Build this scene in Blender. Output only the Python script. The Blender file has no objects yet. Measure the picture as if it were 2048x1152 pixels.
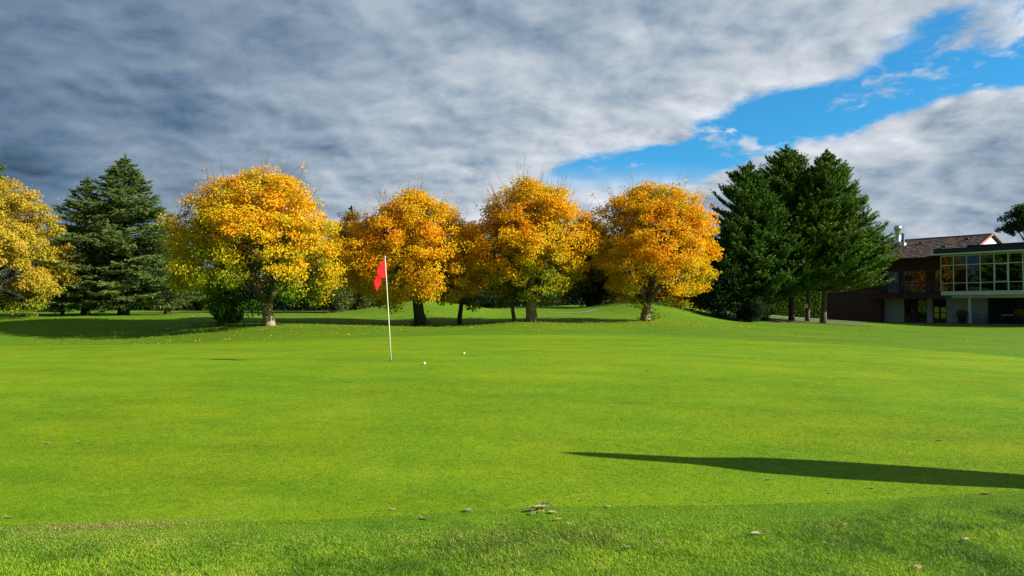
import bpy, bmesh, math, random
import numpy as np
from mathutils import Vector, Matrix

R = math.radians
sc = bpy.context.scene
COL = sc.collection

# ------------------------------------------------------------------ camera
EYE = 1.6
cam_d = bpy.data.cameras.new('camera'); cam = bpy.data.objects.new('camera', cam_d); COL.objects.link(cam)
cam.location = (0, 0, EYE); cam.rotation_euler = (R(90 + 1.45), 0, 0)
cam_d.sensor_width = 36; cam_d.lens = 27.0; cam_d.clip_start = 0.05; cam_d.clip_end = 6000
sc.camera = cam

# ------------------------------------------------------------------ exposure, sun, sky
EXPO = 1.0
sc.view_settings.view_transform = 'Standard'; sc.view_settings.look = 'None'
sc.view_settings.exposure = EXPO; sc.view_settings.gamma = 1.0; sc.view_settings.use_curve_mapping = False
sc.render.engine = 'CYCLES'
sc.cycles.use_denoising = True; sc.cycles.denoising_prefilter = 'NONE'
sc.cycles.max_bounces = 6; sc.cycles.diffuse_bounces = 2; sc.cycles.glossy_bounces = 3
sc.cycles.transmission_bounces = 4; sc.cycles.transparent_max_bounces = 6

SUN_EL, SUN_AZ = R(27), R(13)          # elevation; angle towards the camera side, sun stands to the right
sunv = Vector((math.cos(SUN_EL)*math.cos(SUN_AZ), -math.cos(SUN_EL)*math.sin(SUN_AZ), math.sin(SUN_EL)))
sd = bpy.data.lights.new('sun', 'SUN'); sun = bpy.data.objects.new('sun', sd); COL.objects.link(sun)
sd.energy = 5.0; sd.angle = R(0.53); sd.color = (1.0, 0.93, 0.80)
sun.rotation_euler = sunv.to_track_quat('Z', 'Y').to_euler(); sun.location = (40, -10, 30)


class N:
    """small node-tree writer"""
    def __init__(s, tree): s.t = tree; s.n = tree.nodes; s.l = tree.links
    def add(s, typ, **kw):
        nd = s.n.new(typ)
        for k, v in kw.items(): setattr(nd, k, v)
        return nd
    def put(s, sock, v):
        if isinstance(v, bpy.types.NodeSocket): s.l.new(v, sock)
        elif v is not None:
            try: sock.default_value = v
            except Exception: sock.default_value = (*v, 1.0)
    def m(s, op, a, b=None, c=None, clamp=False):
        nd = s.add('ShaderNodeMath', operation=op, use_clamp=clamp)
        s.put(nd.inputs[0], a); s.put(nd.inputs[1], b); s.put(nd.inputs[2], c)
        return nd.outputs[0]
    def xyz(s, x, y, z):
        nd = s.add('ShaderNodeCombineXYZ')
        for i, v in enumerate((x, y, z)): s.put(nd.inputs[i], v)
        return nd.outputs[0]
    def vm(s, op, a, b):
        nd = s.add('ShaderNodeVectorMath', operation=op); s.put(nd.inputs[0], a); s.put(nd.inputs[1], b)
        return nd.outputs[0]
    def noise(s, vec, scale, detail=3.0, rough=0.5, dist=0.0, out=0):
        nd = s.add('ShaderNodeTexNoise'); s.put(nd.inputs['Vector'], vec)
        nd.inputs['Scale'].default_value = scale; nd.inputs['Detail'].default_value = detail
        nd.inputs['Roughness'].default_value = rough; nd.inputs['Distortion'].default_value = dist
        return nd.outputs[out]
    def ramp(s, fac, pts, interp='LINEAR'):
        nd = s.add('ShaderNodeValToRGB'); s.put(nd.inputs[0], fac); cr = nd.color_ramp; cr.interpolation = interp
        while len(cr.elements) < len(pts): cr.elements.new(0.5)
        for e, (p, c) in zip(cr.elements, pts):
            e.position = p; e.color = (*c, 1) if len(c) == 3 else c
        return nd.outputs[0]
    def mr(s, v, a, b, c=0.0, d=1.0, kind='SMOOTHSTEP'):
        nd = s.add('ShaderNodeMapRange', interpolation_type=kind)
        s.put(nd.inputs[0], v); s.put(nd.inputs[1], a); s.put(nd.inputs[2], b); s.put(nd.inputs[3], c); s.put(nd.inputs[4], d)
        return nd.outputs[0]
    def mix(s, f, a, b, mode='MIX'):
        nd = s.add('ShaderNodeMix', data_type='RGBA', blend_type=mode)
        s.put(nd.inputs[0], f); s.put(nd.inputs[6], a); s.put(nd.inputs[7], b)
        return nd.outputs[2]


world = bpy.data.worlds.new('World'); sc.world = world; world.use_nodes = True
world.cycles.sampling_method = 'MANUAL'; world.cycles.sample_map_resolution = 512
w = N(world.node_tree); w.n.clear()
W_STR = 0.10
sky = w.add('ShaderNodeTexSky', sky_type='NISHITA', sun_disc=False, sun_elevation=SUN_EL, sun_rotation=R(90) + SUN_AZ,
            altitude=150, air_density=1.0, dust_density=0.6, ozone_density=2.5)
tc = w.add('ShaderNodeTexCoord'); sep = w.add('ShaderNodeSeparateXYZ'); w.l.new(tc.outputs['Generated'], sep.inputs[0])
dx, dy, dz = sep.outputs
zz = w.m('ADD', w.m('MAXIMUM', dz, 0.0), 0.06)
u = w.m('DIVIDE', dx, zz); v = w.m('DIVIDE', dy, zz)
# a layer of cloud on a plane overhead: (u, v) are metres on that plane in units of its height
s_ = w.m('ADD', w.m('MULTIPLY', u, 0.899), w.m('MULTIPLY', v, 0.438))      # across the streets of cloud
t_ = w.m('ADD', w.m('MULTIPLY', u, -0.438), w.m('MULTIPLY', v, 0.899))     # along them


zs = w.m('ADD', w.m('MAXIMUM', dz, 0.0), 0.30)      # puffs have depth, so they squash less towards the horizon
pu = w.m('DIVIDE', dx, zs); pv = w.m('DIVIDE', dy, zs)


def cloud_noise(us, vs, seed):
    p = w.xyz(us, vs, seed)
    big = w.noise(p, 2.6, 3.0, 0.5, 0.5)
    mid = w.noise(p, 5.5, 9.0, 0.57, 0.25)
    vo = w.add('ShaderNodeTexVoronoi', voronoi_dimensions='2D', feature='SMOOTH_F1'); w.put(vo.inputs['Vector'], w.vm('ADD', p, w.vm('MULTIPLY', w.noise(p, 5.0, 4.0, 0.55, 0.0, 1), (0.35, 0.35, 0.0))))
    vo.inputs['Scale'].default_value = 5.0; vo.inputs['Smoothness'].default_value = 0.8
    puff = w.m('SUBTRACT', 0.95, w.m('MULTIPLY', vo.outputs['Distance'], 0.9))
    return w.m('ADD', w.m('ADD', w.m('MULTIPLY', big, 0.40), w.m('MULTIPLY', mid, 0.42)), w.m('MULTIPLY', puff, 0.18))


warp = w.noise(w.xyz(pu, pv, 3.3), 3.6, 7.0, 0.56)
sw = w.m('ADD', s_, w.m('MULTIPLY', w.m('SUBTRACT', warp, 0.5), 0.95))
d0 = cloud_noise(pu, pv, 7.7)
d1 = cloud_noise(w.m('ADD', pu, 0.022), w.m('ADD', pv, -0.030), 7.7)          # a little nearer the sun
relief = w.m('SUBTRACT', d0, d1)
fine = w.noise(w.xyz(pu, pv, 1.1), 13.0, 6.0, 0.60, 0.5)
# cover: open lane of blue between the two banks
lane = w.m('MULTIPLY', w.m('MULTIPLY', w.mr(sw, 2.05, 2.20), w.mr(sw, 2.84, 2.72)), w.mr(v, 5.0, 3.9))
wisp = w.mr(w.m('ADD', w.m('MULTIPLY', d0, 0.7), w.m('MULTIPLY', fine, 0.3)), 0.525, 0.61)
cover = w.m('SUBTRACT', 1.0, w.m('MULTIPLY', lane, w.m('SUBTRACT', 1.0, w.m('MULTIPLY', wisp, 0.85))), clamp=True)
# brightness of the cloud: thick and dark away from the lane, thin and bright beside it
thick = w.ramp(w.m('MULTIPLY', w.m('ADD', w.m('ADD', s_, w.m('MULTIPLY', w.m('SUBTRACT', warp, 0.5), 0.5)), 2.0), 0.1), [
    (0.06, (0.135, 0.135, 0.135)), (0.15, (0.20, 0.20, 0.20)), (0.22, (0.30, 0.30, 0.30)), (0.29, (0.44, 0.44, 0.44)),
    (0.40, (0.60, 0.60, 0.60)), (0.46, (0.66, 0.66, 0.66)), (0.50, (0.64, 0.64, 0.64)), (0.57, (0.43, 0.43, 0.43)),
    (0.74, (0.46, 0.46, 0.46)), (1.0, (0.60, 0.60, 0.60))])
mod = w.m('ADD', w.m('ADD', 1.0, w.m('MULTIPLY', w.m('SUBTRACT', d0, 0.51), -1.9)), w.m('MULTIPLY', relief, 4.0))
mod = w.m('ADD', mod, w.m('MULTIPLY', w.m('SUBTRACT', fine, 0.5), 0.32))
val = w.m('MULTIPLY', thick, w.m('MAXIMUM', mod, 0.35))
tint = w.ramp(val, [(0.05, (0.52, 1.0, 1.62)), (0.16, (0.58, 1.0, 1.58)), (0.30, (0.73, 1.0, 1.33)), (0.55, (0.88, 1.0, 1.14)), (0.9, (1, 1, 1.04))])
vv = w.add('ShaderNodeVectorMath', operation='SCALE'); w.l.new(tint, vv.inputs[0]); w.put(vv.inputs['Scale'], val)
k = 1.0 / (W_STR * 2 ** EXPO)
cl = w.add('ShaderNodeVectorMath', operation='SCALE'); w.l.new(vv.outputs[0], cl.inputs[0]); cl.inputs['Scale'].default_value = k
blue = w.mix(1.0, sky.outputs[0], (0.17, 0.64, 0.86, 1), 'MULTIPLY')
colr = w.mix(cover, blue, cl.outputs[0])
bg = w.add('ShaderNodeBackground'); w.l.new(colr, bg.inputs[0]); bg.inputs[1].default_value = W_STR
wo = w.add('ShaderNodeOutputWorld'); w.l.new(bg.outputs[0], wo.inputs[0])


# ================================================================== helpers
def tag(o, label=None, cat=None, group=None, kind=None):
    if label: o['label'] = label
    if cat: o['category'] = cat
    if group: o['group'] = group
    if kind: o['kind'] = kind
    return o


def empty(name, loc=(0, 0, 0), rz=0.0):
    o = bpy.data.objects.new(name, None); COL.objects.link(o); o.location = loc; o.rotation_euler = (0, 0, rz)
    o.empty_display_size = 0.2
    return o


def link(name, me, mat=None, parent=None, loc=None):
    o = bpy.data.objects.new(name, me); COL.objects.link(o)
    if mat is not None and not me.materials: me.materials.append(mat)
    if parent is not None: o.parent = parent
    if loc is not None: o.location = loc
    return o


def arr_mesh(name, verts, faces, cols=None, smooth=False):
    """mesh from arrays; faces is (M,k) or a list of such arrays"""
    if not isinstance(faces, list): faces = [faces]
    verts = np.ascontiguousarray(verts, dtype=np.float32)
    me = bpy.data.meshes.new(name)
    me.vertices.add(len(verts)); me.vertices.foreach_set('co', verts.ravel())
    loops = np.concatenate([f.ravel() for f in faces]).astype(np.int32)
    tot = np.concatenate([np.full(len(f), f.shape[1], np.int32) for f in faces])
    st = np.concatenate([[0], np.cumsum(tot)[:-1]]).astype(np.int32)
    me.loops.add(len(loops)); me.loops.foreach_set('vertex_index', loops)
    me.polygons.add(len(tot)); me.polygons.foreach_set('loop_start', st); me.polygons.foreach_set('loop_total', tot)
    me.polygons.foreach_set('use_smooth', np.full(len(tot), bool(smooth)))
    me.update(calc_edges=True)
    if cols is not None:
        at = me.color_attributes.new('Col', 'FLOAT_COLOR', 'POINT')
        c4 = np.ones((len(verts), 4), np.float32); c4[:, :3] = cols
        at.data.foreach_set('color', c4.ravel())
    return me


class MB:
    """collects boxes, tubes and sheets into one mesh"""
    def __init__(s): s.v = []; s.f = {}; s.n = 0
    def raw(s, v, f):
        f = np.asarray(f, int); s.f.setdefault(f.shape[1], []).append(f + s.n); s.v.append(np.asarray(v, float)); s.n += len(v); return s
    def box(s, x0, x1, y0, y1, z0, z1, bev=0.0):
        if bev <= 0:
            v = [(x, y, z) for x in (x0, x1) for y in (y0, y1) for z in (z0, z1)]
            return s.raw(v, [(0, 1, 3, 2), (4, 6, 7, 5), (0, 4, 5, 1), (2, 3, 7, 6), (0, 2, 6, 4), (1, 5, 7, 3)])
        bm = bmesh.new(); bmesh.ops.create_cube(bm, size=1.0)
        for q in bm.verts: q.co = Vector(((x0+x1)/2 + q.co.x*(x1-x0), (y0+y1)/2 + q.co.y*(y1-y0), (z0+z1)/2 + q.co.z*(z1-z0)))
        bmesh.ops.bevel(bm, geom=bm.edges[:], offset=bev, segments=1, affect='EDGES')
        bm.verts.index_update(); vs = [tuple(q.co) for q in bm.verts]
        by = {}
        for f in bm.faces: by.setdefault(len(f.verts), []).append([q.index for q in f.verts])
        base = s.n; s.v.append(np.array(vs)); s.n += len(vs)
        for k_, fl in by.items(): s.f.setdefault(k_, []).append(np.array(fl) + base)
        bm.free(); return s
    def tube(s, pts, rad, sides=8, cap=True):
        v, f = tube_arr(np.asarray(pts, float), np.asarray(rad, float) * np.ones(len(pts)), sides); base = s.n
        s.raw(v, f)
        if cap:
            n = len(pts)
            s.f.setdefault(sides, []).append(np.array([list(range(sides))[::-1], [(n-1)*sides + i for i in range(sides)]]) + base)
        return s
    def lathe(s, prof, sides=16, c=(0, 0, 0)):
        a = np.linspace(0, 2*np.pi, sides, endpoint=False)
        v = np.concatenate([np.stack([c[0] + r*np.cos(a), c[1] + r*np.sin(a), np.full(sides, c[2] + z)], 1) for r, z in prof])
        f = [(i*sides + j, i*sides + (j+1) % sides, (i+1)*sides + (j+1) % sides, (i+1)*sides + j) for i in range(len(prof)-1) for j in range(sides)]
        return s.raw(v, f)
    def mesh(s, name, cols=None, smooth=False):
        return arr_mesh(name, np.concatenate(s.v), [np.concatenate(x) for x in s.f.values()], cols, smooth)
    def build(s, name, mat, parent=None, loc=None, smooth=False):
        return link(name, s.mesh(name, smooth=smooth), mat, parent, loc)


def tube_arr(pts, rad, sides=6):
    n = len(pts); tg = np.gradient(pts, axis=0); tg /= np.linalg.norm(tg, axis=1, keepdims=True) + 1e-9
    ref = np.where(np.abs(tg[:, 2:3]) > 0.9, np.array([[1., 0, 0]]), np.array([[0, 0, 1.]]))
    a = np.cross(tg, ref); a /= np.linalg.norm(a, axis=1, keepdims=True) + 1e-9
    for i in range(1, n):                      # keep frames from flipping
        if np.dot(a[i], a[i-1]) < 0: a[i] = -a[i]
    b = np.cross(tg, a); th = np.linspace(0, 2*np.pi, sides, endpoint=False)
    v = pts[:, None, :] + rad[:, None, None] * (np.cos(th)[None, :, None]*a[:, None, :] + np.sin(th)[None, :, None]*b[:, None, :])
    i, j = np.meshgrid(np.arange(n-1), np.arange(sides), indexing='ij'); j2 = (j+1) % sides
    f = np.stack([i*sides + j, i*sides + j2, (i+1)*sides + j2, (i+1)*sides + j], -1).reshape(-1, 4)
    return v.reshape(-1, 3), f


def bez(p0, p1, p2, n):
    t = np.linspace(0, 1, n)[:, None]; p0, p1, p2 = map(np.asarray, (p0, p1, p2))
    return (1-t)**2*p0 + 2*t*(1-t)*p1 + t*t*p2


def unit(a): return a / (np.linalg.norm(a, axis=-1, keepdims=True) + 1e-9)


# ------------------------------------------------------------------ materials
def material(name):
    m = bpy.data.materials.new(name); m.use_nodes = True; m.node_tree.nodes.clear()
    return m, N(m.node_tree)


def finish(nt, shader):
    o = nt.add('ShaderNodeOutputMaterial'); nt.l.new(shader, o.inputs[0])


def principled(nt, col, rough=0.8, bump=None, bstr=0.3, bdist=0.02, spec=0.3, metal=0.0):
    p = nt.add('ShaderNodeBsdfPrincipled'); nt.put(p.inputs['Base Color'], col); nt.put(p.inputs['Roughness'], rough)
    p.inputs['Specular IOR Level'].default_value = spec; p.inputs['Metallic'].default_value = metal
    if bump is not None:
        b = nt.add('ShaderNodeBump'); b.inputs['Strength'].default_value = bstr; b.inputs['Distance'].default_value = bdist
        nt.put(b.inputs['Height'], bump); nt.l.new(b.outputs[0], p.inputs['Normal'])
    return p.outputs[0]


def simple(name, col, rough=0.7, var=0.18, scale=6.0, metal=0.0, spec=0.3, bump=0.15, bdist=0.01):
    m, nt = material(name); co = nt.add('ShaderNodeTexCoord').outputs['Object']
    f = nt.noise(co, scale, 6, 0.6); f2 = nt.noise(co, scale*7, 3, 0.6)
    ff = nt.m('ADD', nt.m('MULTIPLY', f, 0.7), nt.m('MULTIPLY', f2, 0.3))
    c0 = tuple(c*(1-var) for c in col); c1 = tuple(min(1, c*(1+var)) for c in col)
    c = nt.ramp(ff, [(0.3, c0), (0.7, c1)])
    finish(nt, principled(nt, c, rough, ff, bump, bdist, spec, metal)); return m


def foliage_mat(name, trans=0.35, rough=0.55, spec=0.25):
    m, nt = material(name)
    c = nt.add('ShaderNodeVertexColor', layer_name='Col').outputs[0]
    p = principled(nt, c, rough, spec=spec)
    t = nt.add('ShaderNodeBsdfTranslucent'); nt.put(t.inputs[0], nt.mix(1.0, c, (1.0, 1.0, 0.7, 1), 'MULTIPLY'))
    mx = nt.add('ShaderNodeMixShader'); mx.inputs[0].default_value = trans
    nt.l.new(p, mx.inputs[1]); nt.l.new(t.outputs[0], mx.inputs[2]); finish(nt, mx.outputs[0]); return m


def turf(name, pal, big=0.22, mid=1.6, fine=55.0, streak=(1, 3), bstr=0.5, bdist=0.01, dry=0.0, spread=0.30, band=0.0, fleck=0.0):
    """grass seen as a carpet: pal = dark, mid, light, dry"""
    m, nt = material(name); co = nt.add('ShaderNodeTexCoord').outputs['Object']
    st = nt.vm('MULTIPLY', co, (streak[0], streak[1], 1.0))
    a = nt.noise(st, big, 4, 0.55, 0.4); b = nt.noise(st, mid, 5, 0.6, 0.3); c = nt.noise(co, fine, 3, 0.7); d = nt.noise(co, fine*0.22, 3, 0.6)
    e5 = nt.noise(co, 5.5, 4, 0.65, 0.3)
    f = nt.m('ADD', nt.m('ADD', nt.m('MULTIPLY', a, 0.22), nt.m('MULTIPLY', b, 0.20)), nt.m('ADD', nt.m('ADD', nt.m('MULTIPLY', c, 0.20), nt.m('MULTIPLY', d, 0.20)), nt.m('MULTIPLY', e5, 0.18)))
    if band > 0:      # passes of the mower: blades laid one way, then the other
        sp_ = nt.add('ShaderNodeSeparateXYZ'); nt.put(sp_.inputs[0], nt.vm('ADD', co, nt.vm('MULTIPLY', nt.noise(co, 0.25, 2, 0.5, 0, 1), (1.2, 1.2, 0))))
        wv = nt.m('SINE', nt.m('MULTIPLY', nt.m('ADD', nt.m('MULTIPLY', sp_.outputs[0], 0.22), sp_.outputs[1]), 5.2))
        f = nt.m('ADD', f, nt.m('MULTIPLY', wv, band))
    col = nt.ramp(f, [(0.5-spread/2, pal[0]), (0.5, pal[1]), (0.5+spread/2, pal[2])])
    hue = nt.noise(co, big*2.2, 4, 0.55, 0.6)        # yellower and greener patches
    col = nt.mix(nt.mr(hue, 0.35, 0.65), nt.mix(1.0, col, (0.93, 1.0, 1.1, 1), 'MULTIPLY'), nt.mix(1.0, col, (1.09, 1.0, 0.9, 1), 'MULTIPLY'))
    if dry > 0:
        e = nt.noise(st, 0.8, 5, 0.65, 0.6); col = nt.mix(nt.mr(e, 0.58, 0.74, 0.0, dry), col, (*pal[3], 1))
    if fleck > 0:     # small pale scuffs and ball marks
        e = nt.noise(nt.vm('MULTIPLY', co, (1.0, 1.6, 1.0)), 3.1, 4, 0.75, 0.5); col = nt.mix(nt.mr(e, 0.70, 0.76, 0.0, fleck), col, (0.36, 0.36, 0.12, 1))
    h = nt.m('ADD', nt.m('MULTIPLY', c, 0.7), nt.m('MULTIPLY', d, 1.0))
    finish(nt, principled(nt, col, 0.85, h, bstr, bdist, 0.05)); return m


M = {}
M['green'] = turf('green_turf', [(0.075, 0.158, 0.005), (0.132, 0.232, 0.006), (0.205, 0.290, 0.009), (0.26, 0.28, 0.02)],
                  big=0.16, mid=1.1, fine=70, streak=(0.7, 1.2), bstr=0.7, bdist=0.008, dry=0.40, spread=0.22, band=0.012, fleck=0.5)
M['fringe'] = turf('fringe_turf', [(0.054, 0.128, 0.006), (0.092, 0.188, 0.008), (0.148, 0.242, 0.012), (0.20, 0.22, 0.03)],
                   big=0.2, mid=1.3, fine=40, streak=(0.5, 1.6), bstr=0.6, bdist=0.012, dry=0.25)
M['rough'] = turf('rough_turf', [(0.052, 0.120, 0.007), (0.094, 0.184, 0.009), (0.155, 0.242, 0.014), (0.20, 0.19, 0.035)],
                  big=0.12, mid=0.9, fine=22, streak=(0.7, 1.2), bstr=0.9, bdist=0.03, dry=0.35)
M['leaf'] = foliage_mat('autumn_leaf', 0.42, 0.6, 0.12)
M['needle'] = foliage_mat('needle', 0.22, 0.6, 0.15)
M['blade'] = foliage_mat('grass_blade', 0.30, 0.5, 0.25)
M['bark'] = simple('bark', (0.115, 0.09, 0.062), 0.95, 0.45, 9, bump=0.9, bdist=0.03)
M['bark_dark'] = simple('bark_dark', (0.055, 0.042, 0.032), 0.95, 0.35, 8, bump=0.9, bdist=0.03)
M['bark_pale'] = simple('bark_pale', (0.24, 0.195, 0.115), 0.95, 0.75, 6, bump=0.9, bdist=0.03)
M['twig'] = simple('twig', (0.10, 0.065, 0.045), 0.9, 0.3, 5)

# ================================================================== terrain
F = 1535.0


def P(px, py, Y):
    """a place in the world from the bearing it is seen on and its distance"""
    return ((px-1024)/F*Y, Y, EYE - (py-615)/F*Y)


_ctl = [(-14, -25, 0), (14, -25, 0), (0, -12, 0), (-9, 0, 0), (0, 0, 0), (9, 0, 0), (-7, 5, 0.0), (0, 5, 0), (7, 5, 0), (-5, 6.4, 0.0), (0, 6.4, 0.01), (5, 6.6, 0.0),
        (-8, 9, 0.14), (0, 9, 0.18), (7, 9, 0.10), (-2.3, 15, 0.55), (-10, 15, 0.44), (5, 15, 0.50), (10.5, 15, 0.30), (-6.2, 15.8, 0.52), (-22, 12, 0.2), (22, 12, 0.1)]
for q in [(0, 692, 24), (300, 689, 24.5), (540, 682, 25), (783, 675, 25), (1100, 672, 25), (1380, 677, 25), (1600, 688, 22), (1990, 717, 17.5), (-300, 697, 24),
          (537, 650, 34), (838, 652, 37), (1060, 642, 37), (1293, 642, 38), (921, 652, 38), (1180, 645, 37), (690, 650, 35), (60, 641, 38), (280, 641, 38), (-300, 641, 38),
          (180, 687, 30.5), (0, 687, 30.5), (320, 686, 30), (430, 672, 31), (300, 690, 27), (100, 691, 27), (250, 668, 33), (60, 668, 33), (1580, 645, 50), (1450, 645, 48), (1700, 651, 52), (1960, 657, 55), (2100, 658, 52), (1750, 668, 36), (2100, 688, 30), (2400, 700, 26), (1500, 658, 36),
          (300, 628, 52), (100, 628, 52), (600, 630, 50), (1100, 620, 52), (1440, 628, 56), (700, 622, 62), (300, 622, 70), (1000, 616, 70), (1300, 610, 70), (-200, 622, 65)]:
    _ctl.append(P(*q))
_ctl += [(36, 66, 0.22), (30, 74, 0.3), (42, 58, 0.18), (50, 70, 0.25), (46, 45, 0.15), (60, 60, 0.3)]
for a_ in np.linspace(0, 2*np.pi, 22, endpoint=False):
    x_, y_ = 105*math.cos(a_), 25 + 105*math.sin(a_)
    _ctl.append((x_, y_, 1.2 if y_ > 40 and x_ < 40 else 0.3))
_c = np.array(_ctl, float)


def _tk(r2): return 0.5 * r2 * np.log(r2 + 1e-6)


_n = len(_c); _d = ((_c[:, None, :2] - _c[None, :, :2])**2).sum(-1)
_A = np.zeros((_n+3, _n+3)); _A[:_n, :_n] = _tk(_d) + np.eye(_n)*1.5
_A[:_n, _n] = 1; _A[:_n, _n+1:] = _c[:, :2]; _A[_n, :_n] = 1; _A[_n+1:, :_n] = _c[:, :2].T
_w = np.linalg.solve(_A, np.concatenate([_c[:, 2], [0, 0, 0]]))


def H(x, y):
    x = np.asarray(x, float); y = np.asarray(y, float); sh = x.shape; xf = x.ravel(); yf = y.ravel(); out = np.empty_like(xf)
    for i in range(0, len(xf), 20000):
        xs = xf[i:i+20000]; ys = yf[i:i+20000]
        r2 = (xs[:, None]-_c[None, :, 0])**2 + (ys[:, None]-_c[None, :, 1])**2
        out[i:i+20000] = _tk(r2) @ _w[:_n] + _w[_n] + _w[_n+1]*xs + _w[_n+2]*ys
    far = np.hypot(xf, yf-25); k_ = np.clip((far-80)/25, 0, 1); k_ = k_*k_*(3-2*k_)
    out = out*(1-k_) + 0.9*k_
    g = lambda cx, cy, sx, sy, a: a*np.exp(-((xf-cx)/sx)**2 - ((yf-cy)/sy)**2)
    out += g(-5.6, 47.5, 4.3, 3.6, 0.88) + g(9.0, 50, 3.6, 4.2, 1.0) + g(2.2, 53, 3.0, 4.0, 0.12)
    out += 0.02*np.sin(xf*0.9+yf*0.4)*np.clip((yf-27)/6, 0, 1)*np.clip(1-(far-60)/20, 0, 1)
    return out.reshape(sh)


def h1(x, y): return float(H(np.array([x]), np.array([y]))[0])


def G(px, Y, dz=0.0):
    x = (px-1024)/F*Y; return (x, Y, h1(x, Y)+dz)


def axis(a, b, fine, reach):
    core = np.arange(a, b+1e-6, fine); out = []; st = fine; q = b
    while q < reach: st *= 1.16; q += st; out.append(q)
    lo = []; st = fine; q = a
    while q > -reach: st *= 1.16; q -= st; lo.append(q)
    return np.concatenate([np.array(lo[::-1]), core, np.array(out)])


gx = axis(-26, 30, 0.4, 2500); gy = axis(2, 62, 0.4, 2500)
GX, GY = np.meshgrid(gx, gy, indexing='ij'); GZ = H(GX, GY)
nx, ny = GX.shape; ii, jj = np.meshgrid(np.arange(nx-1), np.arange(ny-1), indexing='ij')
fc = np.stack([ii*ny+jj, (ii+1)*ny+jj, (ii+1)*ny+jj+1, ii*ny+jj+1], -1).reshape(-1, 4)
tag(link('ground', arr_mesh('ground', np.stack([GX, GY, GZ], -1).reshape(-1, 3), fc, smooth=True), M['rough']), kind='structure')

# putting green: a star-shaped outline round (-3, 15)
_out = [(-10, 4.95), (-3.8, 5.68), (0.3, 6.1), (4.45, 6.65), (8, 7.4), (12, 9.8), (13.4, 13), (12.2, 17.3), (9.4, 22), (5.8, 24.9), (0.5, 25.6), (-5, 25.1), (-11, 24.3), (-17, 23.4), (-22, 19), (-21.5, 11), (-16.5, 6)]
_ang = np.array([math.atan2(y-15, x+3) for x, y in _out]); _rr = np.array([math.hypot(x+3, y-15) for x, y in _out])
o_ = np.argsort(_ang); _ang, _rr = _ang[o_], _rr[o_]


def rad_green(th):
    th = (np.asarray(th)+np.pi) % (2*np.pi) - np.pi
    fine_t = np.linspace(-np.pi, np.pi, 721); base = np.interp(fine_t, np.concatenate([_ang-2*np.pi, _ang, _ang+2*np.pi]), np.tile(_rr, 3))
    ker = np.hanning(27); ker /= ker.sum(); sm = np.convolve(np.concatenate([base[-14:-1], base, base[1:14]]), ker, 'same')[13:-13]
    return np.interp(th, fine_t, sm)


def ring(name, r0, r1, dz, nr, mat):
    th = np.linspace(-np.pi, np.pi, 361)[:-1]; rg = rad_green(th); a = r0(th, rg); b = r1(th, rg)
    if callable(dz) is False: dzv = lambda t: dz
    else: dzv = dz
    rows = []
    for i in range(nr+1):
        t = i/nr; r = a*(1-t)+b*t; X = -3+r*np.cos(th); Y = 15+r*np.sin(th); rows.append(np.stack([X, Y, H(X, Y)+dzv(t)], 1))
    v = np.concatenate(rows); n = len(th)
    f = [(i*n+j, (i+1)*n+j, (i+1)*n+(j+1) % n, i*n+(j+1) % n) for i in range(nr) for j in range(n)]
    return tag(link(name, arr_mesh(name, v, np.array(f), smooth=True), mat), kind='structure')


def fringe_w(th):   # narrow in front, wide behind
    return 0.45 + 1.9*np.clip(np.sin(th)*0.9+0.35, 0, 1)


ring('putting_green', lambda t, r: r*0+0.02, lambda t, r: r, lambda t: 0.015 if t < .99 else -0.004, 60, M['green'])
ring('green_fringe', lambda t, r: r-0.3, lambda t, r: r+fringe_w(t), lambda t: 0.010 - 0.004*t if t < .99 else -0.03, 8, M['fringe'])


def in_green(x, y):
    th = np.arctan2(y-15, x+3); r = np.hypot(x+3, y-15); rg = rad_green(th)
    return r - rg, fringe_w(th)


# ------------------------------------------------------------------ grass blades close to the camera
rng = np.random.default_rng(5)


def vnoise(x, y, s, seed):
    r_ = np.random.default_rng(seed); tab = r_.random((64, 64)); X = x*s; Y = y*s
    xi = np.floor(X).astype(int); yi = np.floor(Y).astype(int); fx = X-xi; fy = Y-yi; fx = fx*fx*(3-2*fx); fy = fy*fy*(3-2*fy)
    g = lambda a, b: tab[a % 64, b % 64]
    return (g(xi, yi)*(1-fx)+g(xi+1, yi)*fx)*(1-fy) + (g(xi, yi+1)*(1-fx)+g(xi+1, yi+1)*fx)*fy


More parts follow.
